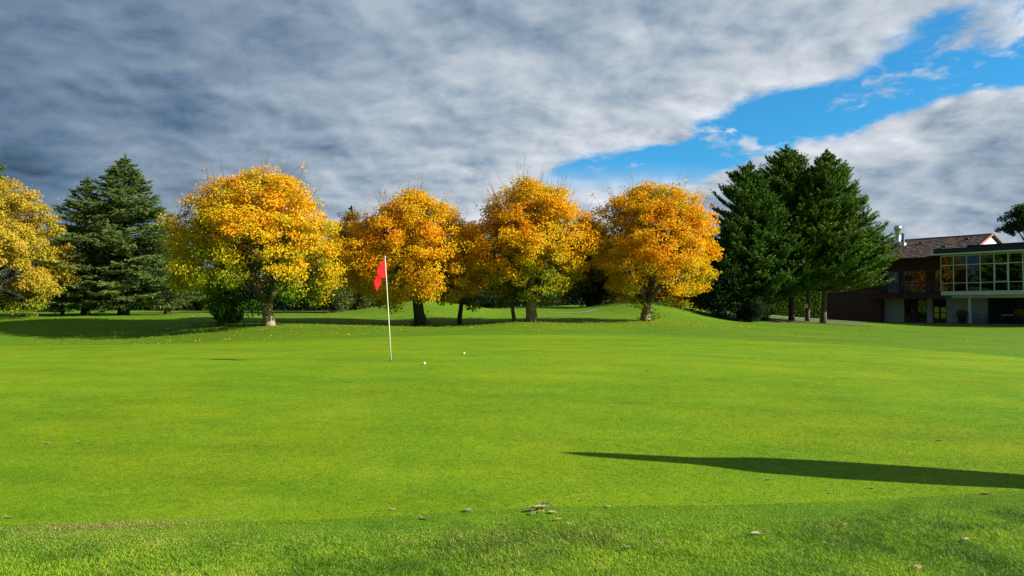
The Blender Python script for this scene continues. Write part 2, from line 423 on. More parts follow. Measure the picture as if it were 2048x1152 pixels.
def blades(name, label, n, ylim, hfun, wfun, keep, pal, lean, dz):
    y = rng.uniform(ylim[0], ylim[1], n); x = rng.uniform(-1, 1, n)*(0.70*ylim[1]+0.5)
    sel = (np.abs(x) < 0.70*y+0.5); x, y = x[sel], y[sel]
    d, fw = in_green(x, y); sel = keep(d, fw, x, y); x, y, d = x[sel], y[sel], d[sel]; n = len(x)
    z = H(x, y) + dz; az = rng.uniform(0, 2*np.pi, n) ; hh = hfun(d, n, x, y); ww = wfun(n)
    pn = vnoise(x, y, 1.7, 1)*0.5 + vnoise(x, y, 5.0, 2)*0.3 + vnoise(x, y, 14, 3)*0.2
    cl_ = np.stack([np.cos(az), np.sin(az), np.zeros(n)], 1); sd_ = np.stack([-np.sin(az), np.cos(az), np.zeros(n)], 1)
    b = np.stack([x, y, z], 1); ln = rng.uniform(0.2, lean, n)[:, None]
    tip = b + hh[:, None]*(np.array([[0, 0, 1.]]) + cl_*ln); half = ww[:, None]*0.5
    v = np.stack([b - sd_*half, b + sd_*half, tip], 1).reshape(-1, 3)
    t = np.clip(pn*1.9-0.5 + rng.normal(0, 0.20, n), 0, 1)[:, None]
    p0, p1, p2, p3 = [np.array(c)[None] for c in pal]
    c = np.where(t < 0.5, p0+(p1-p0)*t*2, p1+(p2-p1)*(t-0.5)*2)
    dry = (rng.random(n) < 0.025 + 0.16*np.clip((vnoise(x, y, 1.3, 9)-0.66)*4, 0, 1) + 0.38*np.exp(-((x+2.9)/.75)**2-((y-5.66-(x+3)*.12)/.12)**2) + 0.3*np.exp(-((x+2.8)/1.2)**2-((y-5.45)/.3)**2))[:, None]
    c = np.where(dry, p3, c); c = np.repeat(c, 3, axis=0)
    o = link(name, arr_mesh(name, v, np.arange(3*n).reshape(-1, 3), c), M['blade'])
    return tag(o, label, 'grass', kind='stuff')


pr = [(0.060, 0.150, 0.010), (0.205, 0.380, 0.014), (0.350, 0.480, 0.026), (0.56, 0.44, 0.17)]
blades('rough_grass', 'longer tufty rough grass along the front edge of the putting green', 700000, (3.7, 7.3),
       lambda d, n, x, y: rng.uniform(0.008, 0.020, n)*np.clip(0.25+d*1.0, 0.25, 1)*(0.55+0.9*vnoise(x, y, 7, 4)), lambda n: rng.uniform(0.0030, 0.0050, n),
       lambda d, fw, x, y: rng.random(len(d)) < np.clip((d+.12)/.22, 0, 1)*.85, pr, 2.4, 0.008)
pg = [(0.085, 0.175, 0.007), (0.145, 0.255, 0.008), (0.225, 0.320, 0.012), (0.42, 0.36, 0.12)]
blades('green_grass', 'closely mown fine grass covering the near part of the putting green', 520000, (5.2, 13.5),
       lambda d, n, x, y: rng.uniform(0.004, 0.010, n), lambda n: rng.uniform(0.004, 0.007, n),
       lambda d, fw, x, y: (d < 0.06) & (rng.random(len(d)) < np.clip((13.5-y)/6, 0.1, 1)), pg, 2.6, 0.015)

# ================================================================== foliage
def leaf_cards(cen, nrm, axis_, size, width, cols):
    """folded diamond leaves: two triangles each with a crease along the midrib"""
    n = len(cen); nrm = unit(nrm); ax = unit(axis_ - (axis_*nrm).sum(1, keepdims=True)*nrm); sd_ = np.cross(nrm, ax)
    s = size[:, None]; wd = (size*width)[:, None]
    b = cen - ax*s*0.5; tp = cen + ax*s*0.5; up = nrm*wd*0.35
    l = cen - sd_*wd*0.5 + up; r = cen + sd_*wd*0.5 + up
    v = np.stack([b, r, tp, l], 1).reshape(-1, 3); i = np.arange(n)*4
    f = np.concatenate([np.stack([i, i+1, i+2], 1), np.stack([i, i+2, i+3], 1)])
    return v, f, np.repeat(cols, 4, axis=0)


AUT = np.array([(0.060, 0.150, 0.012), (0.200, 0.280, 0.014), (0.600, 0.480, 0.014), (0.860, 0.520, 0.012), (0.820, 0.370, 0.010), (0.560, 0.170, 0.012)])
LIM = np.array([(0.080, 0.150, 0.014), (0.190, 0.250, 0.016), (0.370, 0.340, 0.024), (0.520, 0.400, 0.032), (0.600, 0.410, 0.045), (0.520, 0.290, 0.035)])
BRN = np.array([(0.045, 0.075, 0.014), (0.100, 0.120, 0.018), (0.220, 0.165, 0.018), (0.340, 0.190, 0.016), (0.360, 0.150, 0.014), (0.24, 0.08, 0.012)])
VAR = np.array([(0.030, 0.060, 0.014), (0.060, 0.100, 0.020), (0.110, 0.150, 0.030), (0.190, 0.210, 0.060), (0.250, 0.240, 0.090), (0.200, 0.120, 0.030)])
DRK = np.array([(0.012, 0.030, 0.010), (0.018, 0.045, 0.013), (0.026, 0.062, 0.016), (0.036, 0.078, 0.020), (0.050, 0.095, 0.024), (0.06, 0.09, 0.02)])
HDG = np.array([(0.035, 0.085, 0.010), (0.060, 0.130, 0.014), (0.085, 0.170, 0.016), (0.110, 0.200, 0.020), (0.140, 0.220, 0.025), (0.15, 0.18, 0.02)])


def pal_at(pal, t):
    t = np.clip(t, 0, 1)*(len(pal)-1); i = np.minimum(t.astype(int), len(pal)-2); f = (t-i)[:, None]
    return pal[i]*(1-f) + pal[i+1]*f


PROF = [(0, .40), (.08, .74), (.2, .93), (.38, 1), (.55, .96), (.7, .84), (.84, .63), (.94, .38), (1, .10)]


def broadleaf(name, label, group, base, top_z, crown_z, cx, rx, trunk_r, fork, seed, nclump=420, lpc=95, leaf=0.15, pal=AUT, tbias=0.62, tspread=0.10,
              green_low=0.25, prof=PROF, bark='bark', limbs=5, twigs=60, clump_r=0.50, cat='tree', gap=0.0, lean=(0, 0), shoots=False, hollow=0.45, ry=None):
    """base = place of the trunk foot; crown from crown_z to top_z, centred on x = cx, half width rx"""
    g = np.random.default_rng(seed); base = np.array(base, float); root = empty(name, base); tag(root, label, cat, group)
    ry = ry or rx; cz = crown_z - base[2]; tz = top_z - base[2]; ox = cx - base[0]
    pz, pr_ = zip(*prof); ph = g.uniform(0, 6.28, 6)

    def lump(a, zf): return 1 + 0.09*np.sin(2*a+ph[0]+zf*3) + 0.07*np.sin(3*a+ph[1]-zf*6) + 0.06*np.sin(5*a+ph[2]+zf*9) + 0.05*np.sin(zf*17+ph[3]+a)
    n = int(nclump*1.0); zf = g.random(n*3); acc = g.random(n*3) < np.interp(zf, pz, pr_)**1.3; zf = zf[acc][:n]; n = len(zf)
    a = g.uniform(0, 2*np.pi, n); rho = 1 - hollow*g.random(n)**1.4*1.6; rho = np.clip(rho, 0.05, 1)
    rr = np.interp(zf, pz, pr_)*lump(a, zf)*rho
    droop = (rho > 0.7)*np.clip(0.35-zf, 0, 1)*g.uniform(0, 1.6, n)
    kp = ~((zf < 0.30) & (rho < 0.70)) & ~((zf < .12) & (g.random(n) < .45)); zf, a, rho, rr, droop = zf[kp], a[kp], rho[kp], rr[kp], droop[kp]; n = len(zf)
    cc = np.stack([ox + np.cos(a)*rr*rx*0.93, np.sin(a)*rr*ry*0.93, cz + zf*(tz-cz)*0.96 - droop], 1)
    # limbs
    fk = np.array([lean[0]*fork, lean[1]*fork, fork]); wood = MB(); skel = []
    flare = np.array([1.34, 1.10, 1.0, 0.94, 0.93, 0.98]); tt = np.linspace(0, 1, 6)
    tp = np.stack([fk[0]*tt + 0.05*np.sin(tt*5+ph[4]), fk[1]*tt, -0.12 + tt*(fork+0.12)], 1)
    wood.tube(tp, trunk_r*flare, 12)
    trunk = link('trunk', wood.mesh('trunk', smooth=True), M[bark], root); wood = MB()
    for i in range(limbs):
        aa = 2*np.pi*i/limbs + g.uniform(-.35, .35); e = g.uniform(0.45, 0.72); zt = cz + (tz-cz)*g.uniform(0.55, 0.86)
        if i == 0: e = 0.12; zt = cz + (tz-cz)*0.9
        end = np.array([ox + math.cos(aa)*rx*e, math.sin(aa)*ry*e, zt])
        mid = fk*0.6 + end*0.4 + np.array([math.cos(aa)*rx*0.16, math.sin(aa)*ry*0.16, -0.10*(tz-fork)])
        c = bez(fk + np.array([0, 0, -0.06]), mid, end, 12); r_ = trunk_r*(0.62*np.linspace(1, 0, 12)**1.5 + 0.06); lb_ = MB(); lb_.tube(c, r_, 8); lb_.build('limb', M['bark' if bark == 'bark_pale' else bark], trunk, smooth=True); skel += [(q, s_r) for q, s_r in zip(c[2:], r_[2:])]
        for s in (0.28, 0.42, 0.55, 0.68, 0.82):
            j = int(s*11); a2 = aa + g.uniform(-1.3, 1.3); zf2 = g.uniform(0.15, 0.85); rr2 = np.interp(zf2, pz, pr_)*g.uniform(0.6, 0.85)
            e2 = np.array([ox + math.cos(a2)*rx*rr2, math.sin(a2)*ry*rr2, cz + (tz-cz)*zf2]); m2 = (c[j]+e2)/2 + np.array([0, 0, g.uniform(0, .4)])
            c2 = bez(c[j], m2, e2, 8); r2 = np.linspace(r_[j]*0.62, 0.018, 8); wood.tube(c2, r2, 5); skel += [(q, s_r) for q, s_r in zip(c2[2:], r2[2:])]
    tag(link('boughs', wood.mesh('boughs', smooth=True), M['bark' if bark == 'bark_pale' else bark], root), kind='stuff')
    # twigs to each clump, and bare shoots over the top
    sp = np.array([q for q, _ in skel]); br = MB()
    for k_ in range(0, n, 2 if n > 250 else 1):
        d = ((sp - cc[k_])**2).sum(1) + 2.0*np.maximum(0, sp[:, 2]-cc[k_, 2]); q = sp[int(d.argmin())]
        br.tube(bez(q, (q+cc[k_])/2 + np.array([0, 0, .15]), cc[k_], 4), np.linspace(0.020, 0.007, 4), 3, cap=False)
    upper = np.where((zf > 0.62) & (rho > 0.75))[0]; tips = []
    for k_ in range(twigs if len(upper) else 0):
        q = cc[upper[g.integers(len(upper))]]; dirn = unit(np.array([(q[0]-ox)/rx*0.7, q[1]/ry*0.7, 0.9]) + g.normal(0, .16, 3)); L = g.uniform(0.7, 1.35)*clump_r*2.0
        e_ = q + dirn*L; br.tube(bez(q, q + dirn*L*0.5 + g.normal(0, .05, 3), e_, 4), np.linspace(0.008, 0.003, 4), 3, cap=False)
        if g.random() < 0.45: tips.append(q + dirn*L*g.uniform(.65, 1.0))
    tag(link('branches', br.mesh('branches'), M['twig'], root), kind='stuff')
    # leaves
    cr = clump_r*g.uniform(0.6, 1.25, n); idx = np.repeat(np.arange(n), np.maximum(8, (lpc*(cr/clump_r)**2).astype(int))); m = len(idx)
    dv = unit(g.normal(0, 1, (m, 3))); rad_ = g.random(m)**0.50*1.05; off = dv*rad_[:, None]*cr[idx][:, None]*np.array([[1.05, 1.05, 0.66]])
    pos = cc[idx] + off
    if tips:
        tq = np.repeat(np.array(tips), 4, axis=0); tq = tq + g.normal(0, .07, tq.shape); pos = np.concatenate([pos, tq])
    mm = len(pos); ctr = np.array([ox, 0, cz + 0.35*(tz-cz)])
    outw = unit(pos - ctr); nr = outw*0.75 + np.array([[0, 0, 0.30]]) + g.normal(0, .50, (mm, 3)); ax = g.normal(0, .6, (mm, 3)) + outw*0.5 + np.array([[0, 0, -0.55]])
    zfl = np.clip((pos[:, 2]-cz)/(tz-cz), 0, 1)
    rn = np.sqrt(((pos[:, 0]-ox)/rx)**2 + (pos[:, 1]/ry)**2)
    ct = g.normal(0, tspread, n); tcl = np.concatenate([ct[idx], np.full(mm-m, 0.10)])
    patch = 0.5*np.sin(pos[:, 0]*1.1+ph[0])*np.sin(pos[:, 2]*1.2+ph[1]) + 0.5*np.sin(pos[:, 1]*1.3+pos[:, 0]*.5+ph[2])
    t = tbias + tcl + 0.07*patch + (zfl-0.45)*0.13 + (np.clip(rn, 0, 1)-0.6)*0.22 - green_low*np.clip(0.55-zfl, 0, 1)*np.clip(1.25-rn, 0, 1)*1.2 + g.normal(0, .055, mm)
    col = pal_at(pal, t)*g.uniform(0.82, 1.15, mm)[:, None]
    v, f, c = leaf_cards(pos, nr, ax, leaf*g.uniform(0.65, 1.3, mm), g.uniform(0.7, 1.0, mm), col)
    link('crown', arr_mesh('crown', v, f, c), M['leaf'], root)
    if shoots:
        k_ = 260; p_ = np.stack([g.normal(0.12, .26, k_), g.normal(0.0, .22, k_), np.abs(g.normal(0, .28, k_))], 1)
        v, f, c = leaf_cards(p_, g.normal(0, 1, (k_, 3)), g.normal(0, 1, (k_, 3)), 0.09*g.uniform(.6, 1.3, k_), g.uniform(.6, 1, k_), pal_at(pal, g.normal(.06, .08, k_))*0.7)
        link('basal_shoots', arr_mesh('basal_shoots', v, f, c), M['leaf'], root)['kind'] = 'stuff'
    return root


def conifer(name, label, group, base, top_z, crown_z, radius, seed, nbr=190, trunk_r=0.28, elev=0.15, droop=0.25, lift=0.15, twl=0.9, el=0.26, ew=0.055, rise=0.25,
            pal=DRK, tb=0.5, shape=None, density=1.0, bark='bark_dark', skew=(0, 0), lean=0.0, epw=9, jit=.72, tipl=.65):
    g = np.random.default_rng(seed); base = np.array(base, float); root = empty(name, base); tag(root, label, 'tree', group)
    cz = crown_z - base[2]; tz = top_z - base[2]
    shape = shape or [(0, .75), (.08, 1), (.3, .86), (.55, .60), (.8, .27), (1, .03)]
    pz, pr_ = zip(*shape)
    zt = np.linspace(0, 1, 14); tp = np.stack([lean*zt*tz + 0.06*np.sin(zt*6), 0*zt, -0.15 + zt*(tz*0.985+.15)], 1)
    wood = MB(); wood.tube(tp, np.maximum(trunk_r*(1-zt)**0.8*np.where(zt < 0.05, 1.3, 1), 0.012), 9)
    pos, dirs, nrm, siz, tcol = [], [], [], [], []
    hf = np.sort(1-(1-g.random(nbr))**0.85)
    for k_ in range(nbr):
        h = hf[k_]; a = k_*2.39996 + g.uniform(-.35, .35); ra = np.array([math.cos(a), math.sin(a), 0.]); L = radius*np.interp(h, pz, pr_)*g.uniform(jit, 1.10)
        L *= 1 + skew[0]*ra[0] + skew[1]*ra[1]; L = max(L, 0.22); z0 = cz + h*(tz-cz)*0.97; e = elev + g.normal(0, .12) + 0.38*h*h
        o = np.array([lean*z0 + 0.06*math.sin(z0/tz*6), 0, z0]); s = np.linspace(0.0, 1, 7)
        pt = o + ra*(L*math.cos(e)*s)[:, None] + np.array([0, 0, 1.])*(L*(math.sin(e)*s - droop*s**2 + lift*s**3))[:, None]
        wood.tube(pt, np.linspace(max(0.012, 0.035*L/2), 0.006, 7), 3, cap=False)
        nt_ = max(5, int(L*11*density)); st_ = g.uniform(0.12, 1.0, nt_)**0.8; j = np.minimum((st_*6).astype(int), 5); fr = st_*6-j
        p0 = pt[j]*(1-fr)[:, None] + pt[j+1]*fr[:, None]; tg = unit(pt[j+1]-pt[j]); side = np.cross(tg, [0, 0, 1.]); sg = np.where(np.arange(nt_) % 2 == 0, 1., -1.)
        td = unit(tg*0.75 + side*sg[:, None]*g.uniform(.3, 1.0, nt_)[:, None] + np.array([0, 0, 1.])*(rise + g.normal(0, .16, nt_))[:, None])
        tl = np.minimum(twl, L*0.55)*(1.1-tipl*st_)*g.uniform(.6, 1.2, nt_)
        ne = epw; q = (np.arange(ne)+0.5)/ne
        pe = p0[:, None, :] + td[:, None, :]*(tl[:, None]*q[None, :])[:, :, None] + np.array([0, 0, -1.])*(0.10*tl[:, None]*q[None, :]**2)[:, :, None]
        de = td[:, None, :] + g.normal(0, .42, (nt_, ne, 3)) + np.array([0, 0, rise*0.6])
        pos.append(pe.reshape(-1, 3)); dirs.append(de.reshape(-1, 3)); m = nt_*ne
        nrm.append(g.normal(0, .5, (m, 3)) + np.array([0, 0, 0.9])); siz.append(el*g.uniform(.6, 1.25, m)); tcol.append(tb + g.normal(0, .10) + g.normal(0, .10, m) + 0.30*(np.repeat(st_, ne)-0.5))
    m = 70; pos.append(np.stack([np.full(m, lean*tz) + g.normal(0, .04, m), g.normal(0, .04, m), tz - g.random(m)*0.7], 1)); dirs.append(g.normal(0, .35, (m, 3)) + np.array([0, 0, 1.]))
    nrm.append(g.normal(0, 1, (m, 3))); siz.append(np.full(m, el)); tcol.append(np.full(m, tb+.1))
    pos = np.concatenate(pos); sz = np.concatenate(siz)
    v, f, c = leaf_cards(pos, np.concatenate(nrm), np.concatenate(dirs), sz, np.full(len(pos), ew/el)*g.uniform(.7, 1.4, len(pos)), pal_at(pal, np.concatenate(tcol))*g.uniform(.8, 1.2, len(pos))[:, None])
    link('trunk', wood.mesh('trunk', smooth=True), M[bark], root); link('crown', arr_mesh('crown', v, f, c), M['needle'], root)
    return root


def bush(name, label, group, base, w_, h_, seed, pal=DRK, tb=0.45, leaf=0.12, n=9000, lumps=14, dp=None, cat='shrub', narrow=0.75, flat=False, mat='leaf', spiky=0.0):
    g = np.random.default_rng(seed); root = empty(name, base); tag(root, label, cat, group); dp = dp or w_
    if flat:      # clipped hedge: filled box with soft edges
        p = np.stack([g.uniform(-.5, .5, n)*w_, g.uniform(-.5, .5, n)*dp, g.random(n)*h_], 1); face = g.integers(0, 4, n)
        p[face == 0, 2] = h_*g.uniform(.9, 1.03, (face == 0).sum()); p[face == 1, 1] = -dp/2*g.uniform(.88, 1.04, (face == 1).sum())
        sdm = face == 2; p[sdm, 0] = np.sign(p[sdm, 0])*w_/2*g.uniform(.97, 1.01, sdm.sum())
        outw = unit(p - np.array([0, 0, h_*0.4])); stems = [np.array([x_, 0, h_*.8]) for x_ in np.linspace(-w_*.42, w_*.42, 6)]
    else:
        la = g.uniform(0, 6.28, lumps); lr = np.sqrt(g.random(lumps))*0.62; lz = g.uniform(0.22, 0.78, lumps); lr *= np.where(lz > .6, .65, 1)
        lc = np.stack([np.cos(la)*lr*w_/2, np.sin(la)*lr*dp/2, lz*h_], 1); lr2 = g.uniform(.20, .34, lumps)
        i = g.integers(0, lumps, n); d = unit(g.normal(0, 1, (n, 3))); rr = g.random(n)**0.4
        p = lc[i] + d*rr[:, None]*lr2[i][:, None]*np.array([[w_, dp, h_]])*np.array([[.95, .95, .95]]); p[:, 2] = np.abs(p[:, 2]); outw = unit(p - np.array([0, 0, h_*0.35])); stems = list(lc)
    st = MB()
    for q in stems: st.tube(bez((q[0]*.2, q[1]*.2, -.08), (q[0]*.5, q[1]*.5, q[2]*.4), q, 5), np.linspace(.035, .012, 5), 4)
    link('stems', st.mesh('stems'), M['bark_dark'], root)
    ax = g.normal(0, .7, (n, 3)) + outw*(.4+spiky) + np.array([0, 0, spiky*0.7]); nr = outw*0.5 + np.array([0, 0, .4]) + g.normal(0, .6, (n, 3))
    t = tb + 0.12*np.sin(p[:, 0]*2.3+seed)*np.sin(p[:, 2]*3+seed*2) + g.normal(0, .14, n)
    v, f, c = leaf_cards(p, nr, ax, leaf*g.uniform(.6, 1.3, n)*(1+spiky)*(1.7 if flat else 1), g.uniform(.55, .95, n)*narrow, pal_at(pal, t)*g.uniform(.8, 1.2, n)[:, None])
    link('foliage', arr_mesh('foliage', v, f, c), M[mat], root)
    return root


def zat(py, Y): return EYE - (py-615)/F*Y
def xat(px, Y): return (px-1024)/F*Y


T2P = [(0, .45), (.1, .80), (.25, 1), (.42, 1), (.6, .90), (.75, .72), (.88, .52), (1, .15)]
T3P = [(0, .35), (.08, .62), (.2, .84), (.38, .98), (.55, 1), (.7, .90), (.85, .70), (.95, .40), (1, .18)]
T4P = [(0, .40), (.07, .66), (.18, .88), (.35, 1), (.55, 1), (.72, .90), (.86, .68), (.95, .42), (1, .2)]
ROW = 'golden maples in a row behind the green'
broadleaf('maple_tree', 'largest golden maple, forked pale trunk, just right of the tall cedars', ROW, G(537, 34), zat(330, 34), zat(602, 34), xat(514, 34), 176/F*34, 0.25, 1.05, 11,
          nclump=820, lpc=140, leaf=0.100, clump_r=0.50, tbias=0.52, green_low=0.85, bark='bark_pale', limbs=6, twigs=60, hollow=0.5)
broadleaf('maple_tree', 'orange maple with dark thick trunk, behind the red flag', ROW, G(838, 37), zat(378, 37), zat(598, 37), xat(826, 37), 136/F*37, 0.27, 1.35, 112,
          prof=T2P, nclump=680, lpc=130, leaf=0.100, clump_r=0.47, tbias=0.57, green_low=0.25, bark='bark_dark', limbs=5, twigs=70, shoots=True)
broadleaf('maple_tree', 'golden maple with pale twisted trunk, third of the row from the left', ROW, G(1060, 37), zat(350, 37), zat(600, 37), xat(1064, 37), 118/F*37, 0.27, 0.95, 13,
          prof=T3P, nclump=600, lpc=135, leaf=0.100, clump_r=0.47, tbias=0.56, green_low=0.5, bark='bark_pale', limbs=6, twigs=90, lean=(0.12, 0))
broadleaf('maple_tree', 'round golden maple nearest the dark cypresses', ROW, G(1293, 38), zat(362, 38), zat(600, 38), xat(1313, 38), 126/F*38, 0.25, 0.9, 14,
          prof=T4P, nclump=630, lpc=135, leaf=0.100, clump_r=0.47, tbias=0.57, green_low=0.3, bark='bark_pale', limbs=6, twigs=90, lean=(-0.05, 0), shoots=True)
LT = [(0, .6), (.06, .92), (.16, 1), (.35, .9), (.55, .76), (.75, .58), (.9, .38), (1, .12)]
broadleaf('linden_tree', 'pale yellow broad tree cut off by the left edge of the picture', None, G(-30, 40), zat(326, 40), zat(612, 40), xat(-45, 40), 195/F*40, 0.36, 1.3, 15,
          nclump=800, lpc=115, leaf=0.11, clump_r=0.46, pal=LIM, tbias=0.64, tspread=0.10, green_low=0.35, prof=LT, bark='bark_dark', limbs=6, twigs=15)
SM = [(0, .5), (.12, .85), (.35, 1), (.6, .9), (.8, .62), (1, .15)]
broadleaf('young_maple', 'slim dark-trunked young maple between the second and third big maples', None, G(921, 39), zat(455, 39), zat(600, 39), xat(918, 39), 56/F*39, 0.115, 1.5, 16,
          nclump=130, lpc=90, leaf=0.14, clump_r=0.42, tbias=0.66, prof=SM, bark='bark_dark', limbs=4, twigs=6)
broadleaf('young_maple', 'slim pale-trunked sapling just left of the third big maple', None, G(1027, 39.5), zat(505, 39), zat(598, 39), xat(1012, 39), 36/F*39, 0.10, 1.1, 17,
          nclump=70, lpc=90, leaf=0.13, clump_r=0.38, tbias=0.48, prof=SM, bark='bark_pale', limbs=3, twigs=4)
BK = 'shaded autumn trees standing behind the maple row'
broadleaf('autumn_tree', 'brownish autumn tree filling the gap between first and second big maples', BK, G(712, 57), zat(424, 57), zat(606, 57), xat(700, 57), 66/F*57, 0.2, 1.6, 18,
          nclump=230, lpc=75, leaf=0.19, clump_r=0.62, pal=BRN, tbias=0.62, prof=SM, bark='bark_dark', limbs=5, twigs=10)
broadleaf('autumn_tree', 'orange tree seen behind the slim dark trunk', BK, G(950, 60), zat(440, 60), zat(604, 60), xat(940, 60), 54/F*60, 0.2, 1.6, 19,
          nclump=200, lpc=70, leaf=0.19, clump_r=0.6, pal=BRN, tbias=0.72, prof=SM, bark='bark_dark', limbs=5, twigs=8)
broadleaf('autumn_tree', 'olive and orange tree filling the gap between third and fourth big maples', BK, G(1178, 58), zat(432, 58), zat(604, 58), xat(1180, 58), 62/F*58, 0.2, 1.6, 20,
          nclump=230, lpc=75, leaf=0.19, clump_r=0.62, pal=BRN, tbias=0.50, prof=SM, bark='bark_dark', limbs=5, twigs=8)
for k_, (px, Y, tp_, hw, tb_, lb) in enumerate([(600, 72, 470, 80, .35, 'dark wood-edge tree seen through the trunk fork of the largest maple'), (470, 76, 520, 80, .30, 'dark low tree behind the spiky yew'),
                                                (790, 80, 480, 90, .45, 'brown tree far behind the red flag'), (1060, 82, 500, 90, .40, 'dull tree far behind the third big maple'),
                                                (1330, 78, 490, 95, .55, 'tawny tree far behind the fourth big maple')]):
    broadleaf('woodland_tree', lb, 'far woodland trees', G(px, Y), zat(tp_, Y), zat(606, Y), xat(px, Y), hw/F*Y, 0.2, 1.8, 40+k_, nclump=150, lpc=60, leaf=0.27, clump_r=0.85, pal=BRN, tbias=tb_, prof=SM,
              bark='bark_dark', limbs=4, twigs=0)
PP = [(0, .6), (.2, 1), (.5, .95), (.8, .6), (1, .08)]
broadleaf('poplar_tree', 'tall narrow green tree top above the yellow tree at far left', None, G(-30, 72), zat(285, 72), zat(560, 72), xat(-26, 72), 40/F*72, 0.25, 2.5, 22, nclump=200, lpc=70, leaf=0.2, clump_r=0.6,
          pal=HDG, tbias=0.75, prof=PP, bark='bark_dark', limbs=4, twigs=0)
broadleaf('pine_tree', 'dark pine rising behind the flat roof at the right edge', None, G(2068, 88), zat(402, 88), zat(470, 88), xat(2062, 88), 58/F*88, 0.25, 8.0, 23, nclump=60, lpc=170, leaf=0.24, clump_r=0.75,
          pal=DRK, tbias=0.6, tspread=.08, green_low=0, bark='bark_dark', limbs=5, twigs=0, hollow=.6)

# ---- conifers
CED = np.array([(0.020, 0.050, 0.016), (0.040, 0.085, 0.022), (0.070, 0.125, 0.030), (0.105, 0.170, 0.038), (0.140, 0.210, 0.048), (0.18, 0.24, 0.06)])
CS = [(0, .62), (.08, .95), (.2, 1), (.4, .80), (.6, .55), (.8, .32), (.92, .17), (1, .03)]
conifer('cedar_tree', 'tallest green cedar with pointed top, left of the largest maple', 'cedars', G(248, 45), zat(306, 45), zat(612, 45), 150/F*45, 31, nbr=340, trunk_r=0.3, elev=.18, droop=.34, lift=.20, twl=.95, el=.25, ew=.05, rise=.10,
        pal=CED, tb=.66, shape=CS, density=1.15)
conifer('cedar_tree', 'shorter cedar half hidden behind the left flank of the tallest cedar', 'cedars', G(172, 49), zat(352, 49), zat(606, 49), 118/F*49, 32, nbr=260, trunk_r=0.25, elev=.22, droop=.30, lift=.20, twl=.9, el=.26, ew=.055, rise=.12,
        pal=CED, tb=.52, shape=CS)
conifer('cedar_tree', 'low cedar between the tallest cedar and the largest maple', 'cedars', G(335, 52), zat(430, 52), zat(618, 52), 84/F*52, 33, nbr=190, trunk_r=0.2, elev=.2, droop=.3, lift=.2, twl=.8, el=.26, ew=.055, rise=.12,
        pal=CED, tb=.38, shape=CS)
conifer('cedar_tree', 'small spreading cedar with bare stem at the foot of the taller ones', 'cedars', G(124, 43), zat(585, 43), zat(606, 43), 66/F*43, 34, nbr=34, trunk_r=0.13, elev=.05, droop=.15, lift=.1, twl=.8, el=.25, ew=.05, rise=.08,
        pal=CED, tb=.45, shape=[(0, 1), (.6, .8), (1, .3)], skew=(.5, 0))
conifer('fir_tree', 'dark evergreen tip showing between first and second big maples', None, G(702, 84), zat(412, 84), zat(600, 84), 60/F*84, 35, nbr=110, el=.4, ew=.1, tb=.5, epw=7)
LEY = np.array([(0.014, 0.036, 0.008), (0.030, 0.074, 0.011), (0.052, 0.122, 0.015), (0.078, 0.165, 0.020), (0.110, 0.205, 0.026), (0.14, 0.23, 0.03)])
LS = [(0, .70), (.06, .94), (.14, 1), (.28, .82), (.45, .64), (.62, .50), (.78, .34), (.9, .19), (1, .03)]
kw = dict(elev=.20, droop=.14, lift=.22, twl=.85, el=.25, ew=.08, rise=.42, pal=LEY, shape=LS, density=1.2, epw=7, jit=.84, tipl=.35)
CY = 'dark cypresses beside the clubhouse'
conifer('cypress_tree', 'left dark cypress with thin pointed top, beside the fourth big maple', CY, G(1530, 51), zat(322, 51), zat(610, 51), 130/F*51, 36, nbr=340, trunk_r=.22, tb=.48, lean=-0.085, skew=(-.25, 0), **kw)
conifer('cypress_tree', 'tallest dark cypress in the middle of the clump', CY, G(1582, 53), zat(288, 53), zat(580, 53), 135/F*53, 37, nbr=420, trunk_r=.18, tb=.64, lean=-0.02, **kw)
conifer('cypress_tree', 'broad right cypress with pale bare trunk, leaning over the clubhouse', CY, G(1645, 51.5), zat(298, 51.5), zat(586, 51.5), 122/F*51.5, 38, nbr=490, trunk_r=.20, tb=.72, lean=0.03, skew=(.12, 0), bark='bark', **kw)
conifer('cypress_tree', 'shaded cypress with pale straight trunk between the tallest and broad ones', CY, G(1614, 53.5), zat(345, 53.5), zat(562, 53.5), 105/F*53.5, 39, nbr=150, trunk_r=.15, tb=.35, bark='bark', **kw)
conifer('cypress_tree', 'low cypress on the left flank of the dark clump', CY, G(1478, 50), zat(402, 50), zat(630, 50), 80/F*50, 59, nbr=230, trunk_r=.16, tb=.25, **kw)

# ---- shrubs and hedges
bush('yew_shrub', 'spiky dark yew in front of the woods, left of the largest maple trunk', None, G(452, 36), 80/F*37.5, 46/F*37.5, 51, LEY, .62, .13, 6000, 16, spiky=.9, narrow=.4, mat='needle')
bush('laurel_shrub', 'pale speckled shrub behind the left end of the mound', None, G(668, 55), 90/F*55, 85/F*55, 52, VAR, .5, .15, 5500, 14)
bush('laurel_shrub', 'speckled shrub behind the mound, left of the flagstick', None, G(735, 57), 80/F*57, 80/F*57, 53, VAR, .42, .15, 5000, 14)
bush('evergreen_shrub', 'low dark evergreen behind the slim young maples', None, G(965, 58), 90/F*58, 38/F*58, 54, DRK, .5, .14, 5000, 12)
bush('evergreen_shrub', 'dark evergreen hummock between the third and fourth big maples', None, G(1188, 58), 105/F*58, 66/F*58, 55, DRK, .5, .14, 7000, 14)
bush('evergreen_shrub', 'dark evergreen behind the trunk of the third big maple', None, G(1085, 64), 110/F*64, 48/F*64, 56, DRK, .4, .15, 5000, 12)
bush('evergreen_shrub', 'wide dark bush at the left foot of the cypress clump', None, G(1446, 49), 150/F*49, 112/F*49, 57, DRK, .28, .15, 11000, 18)
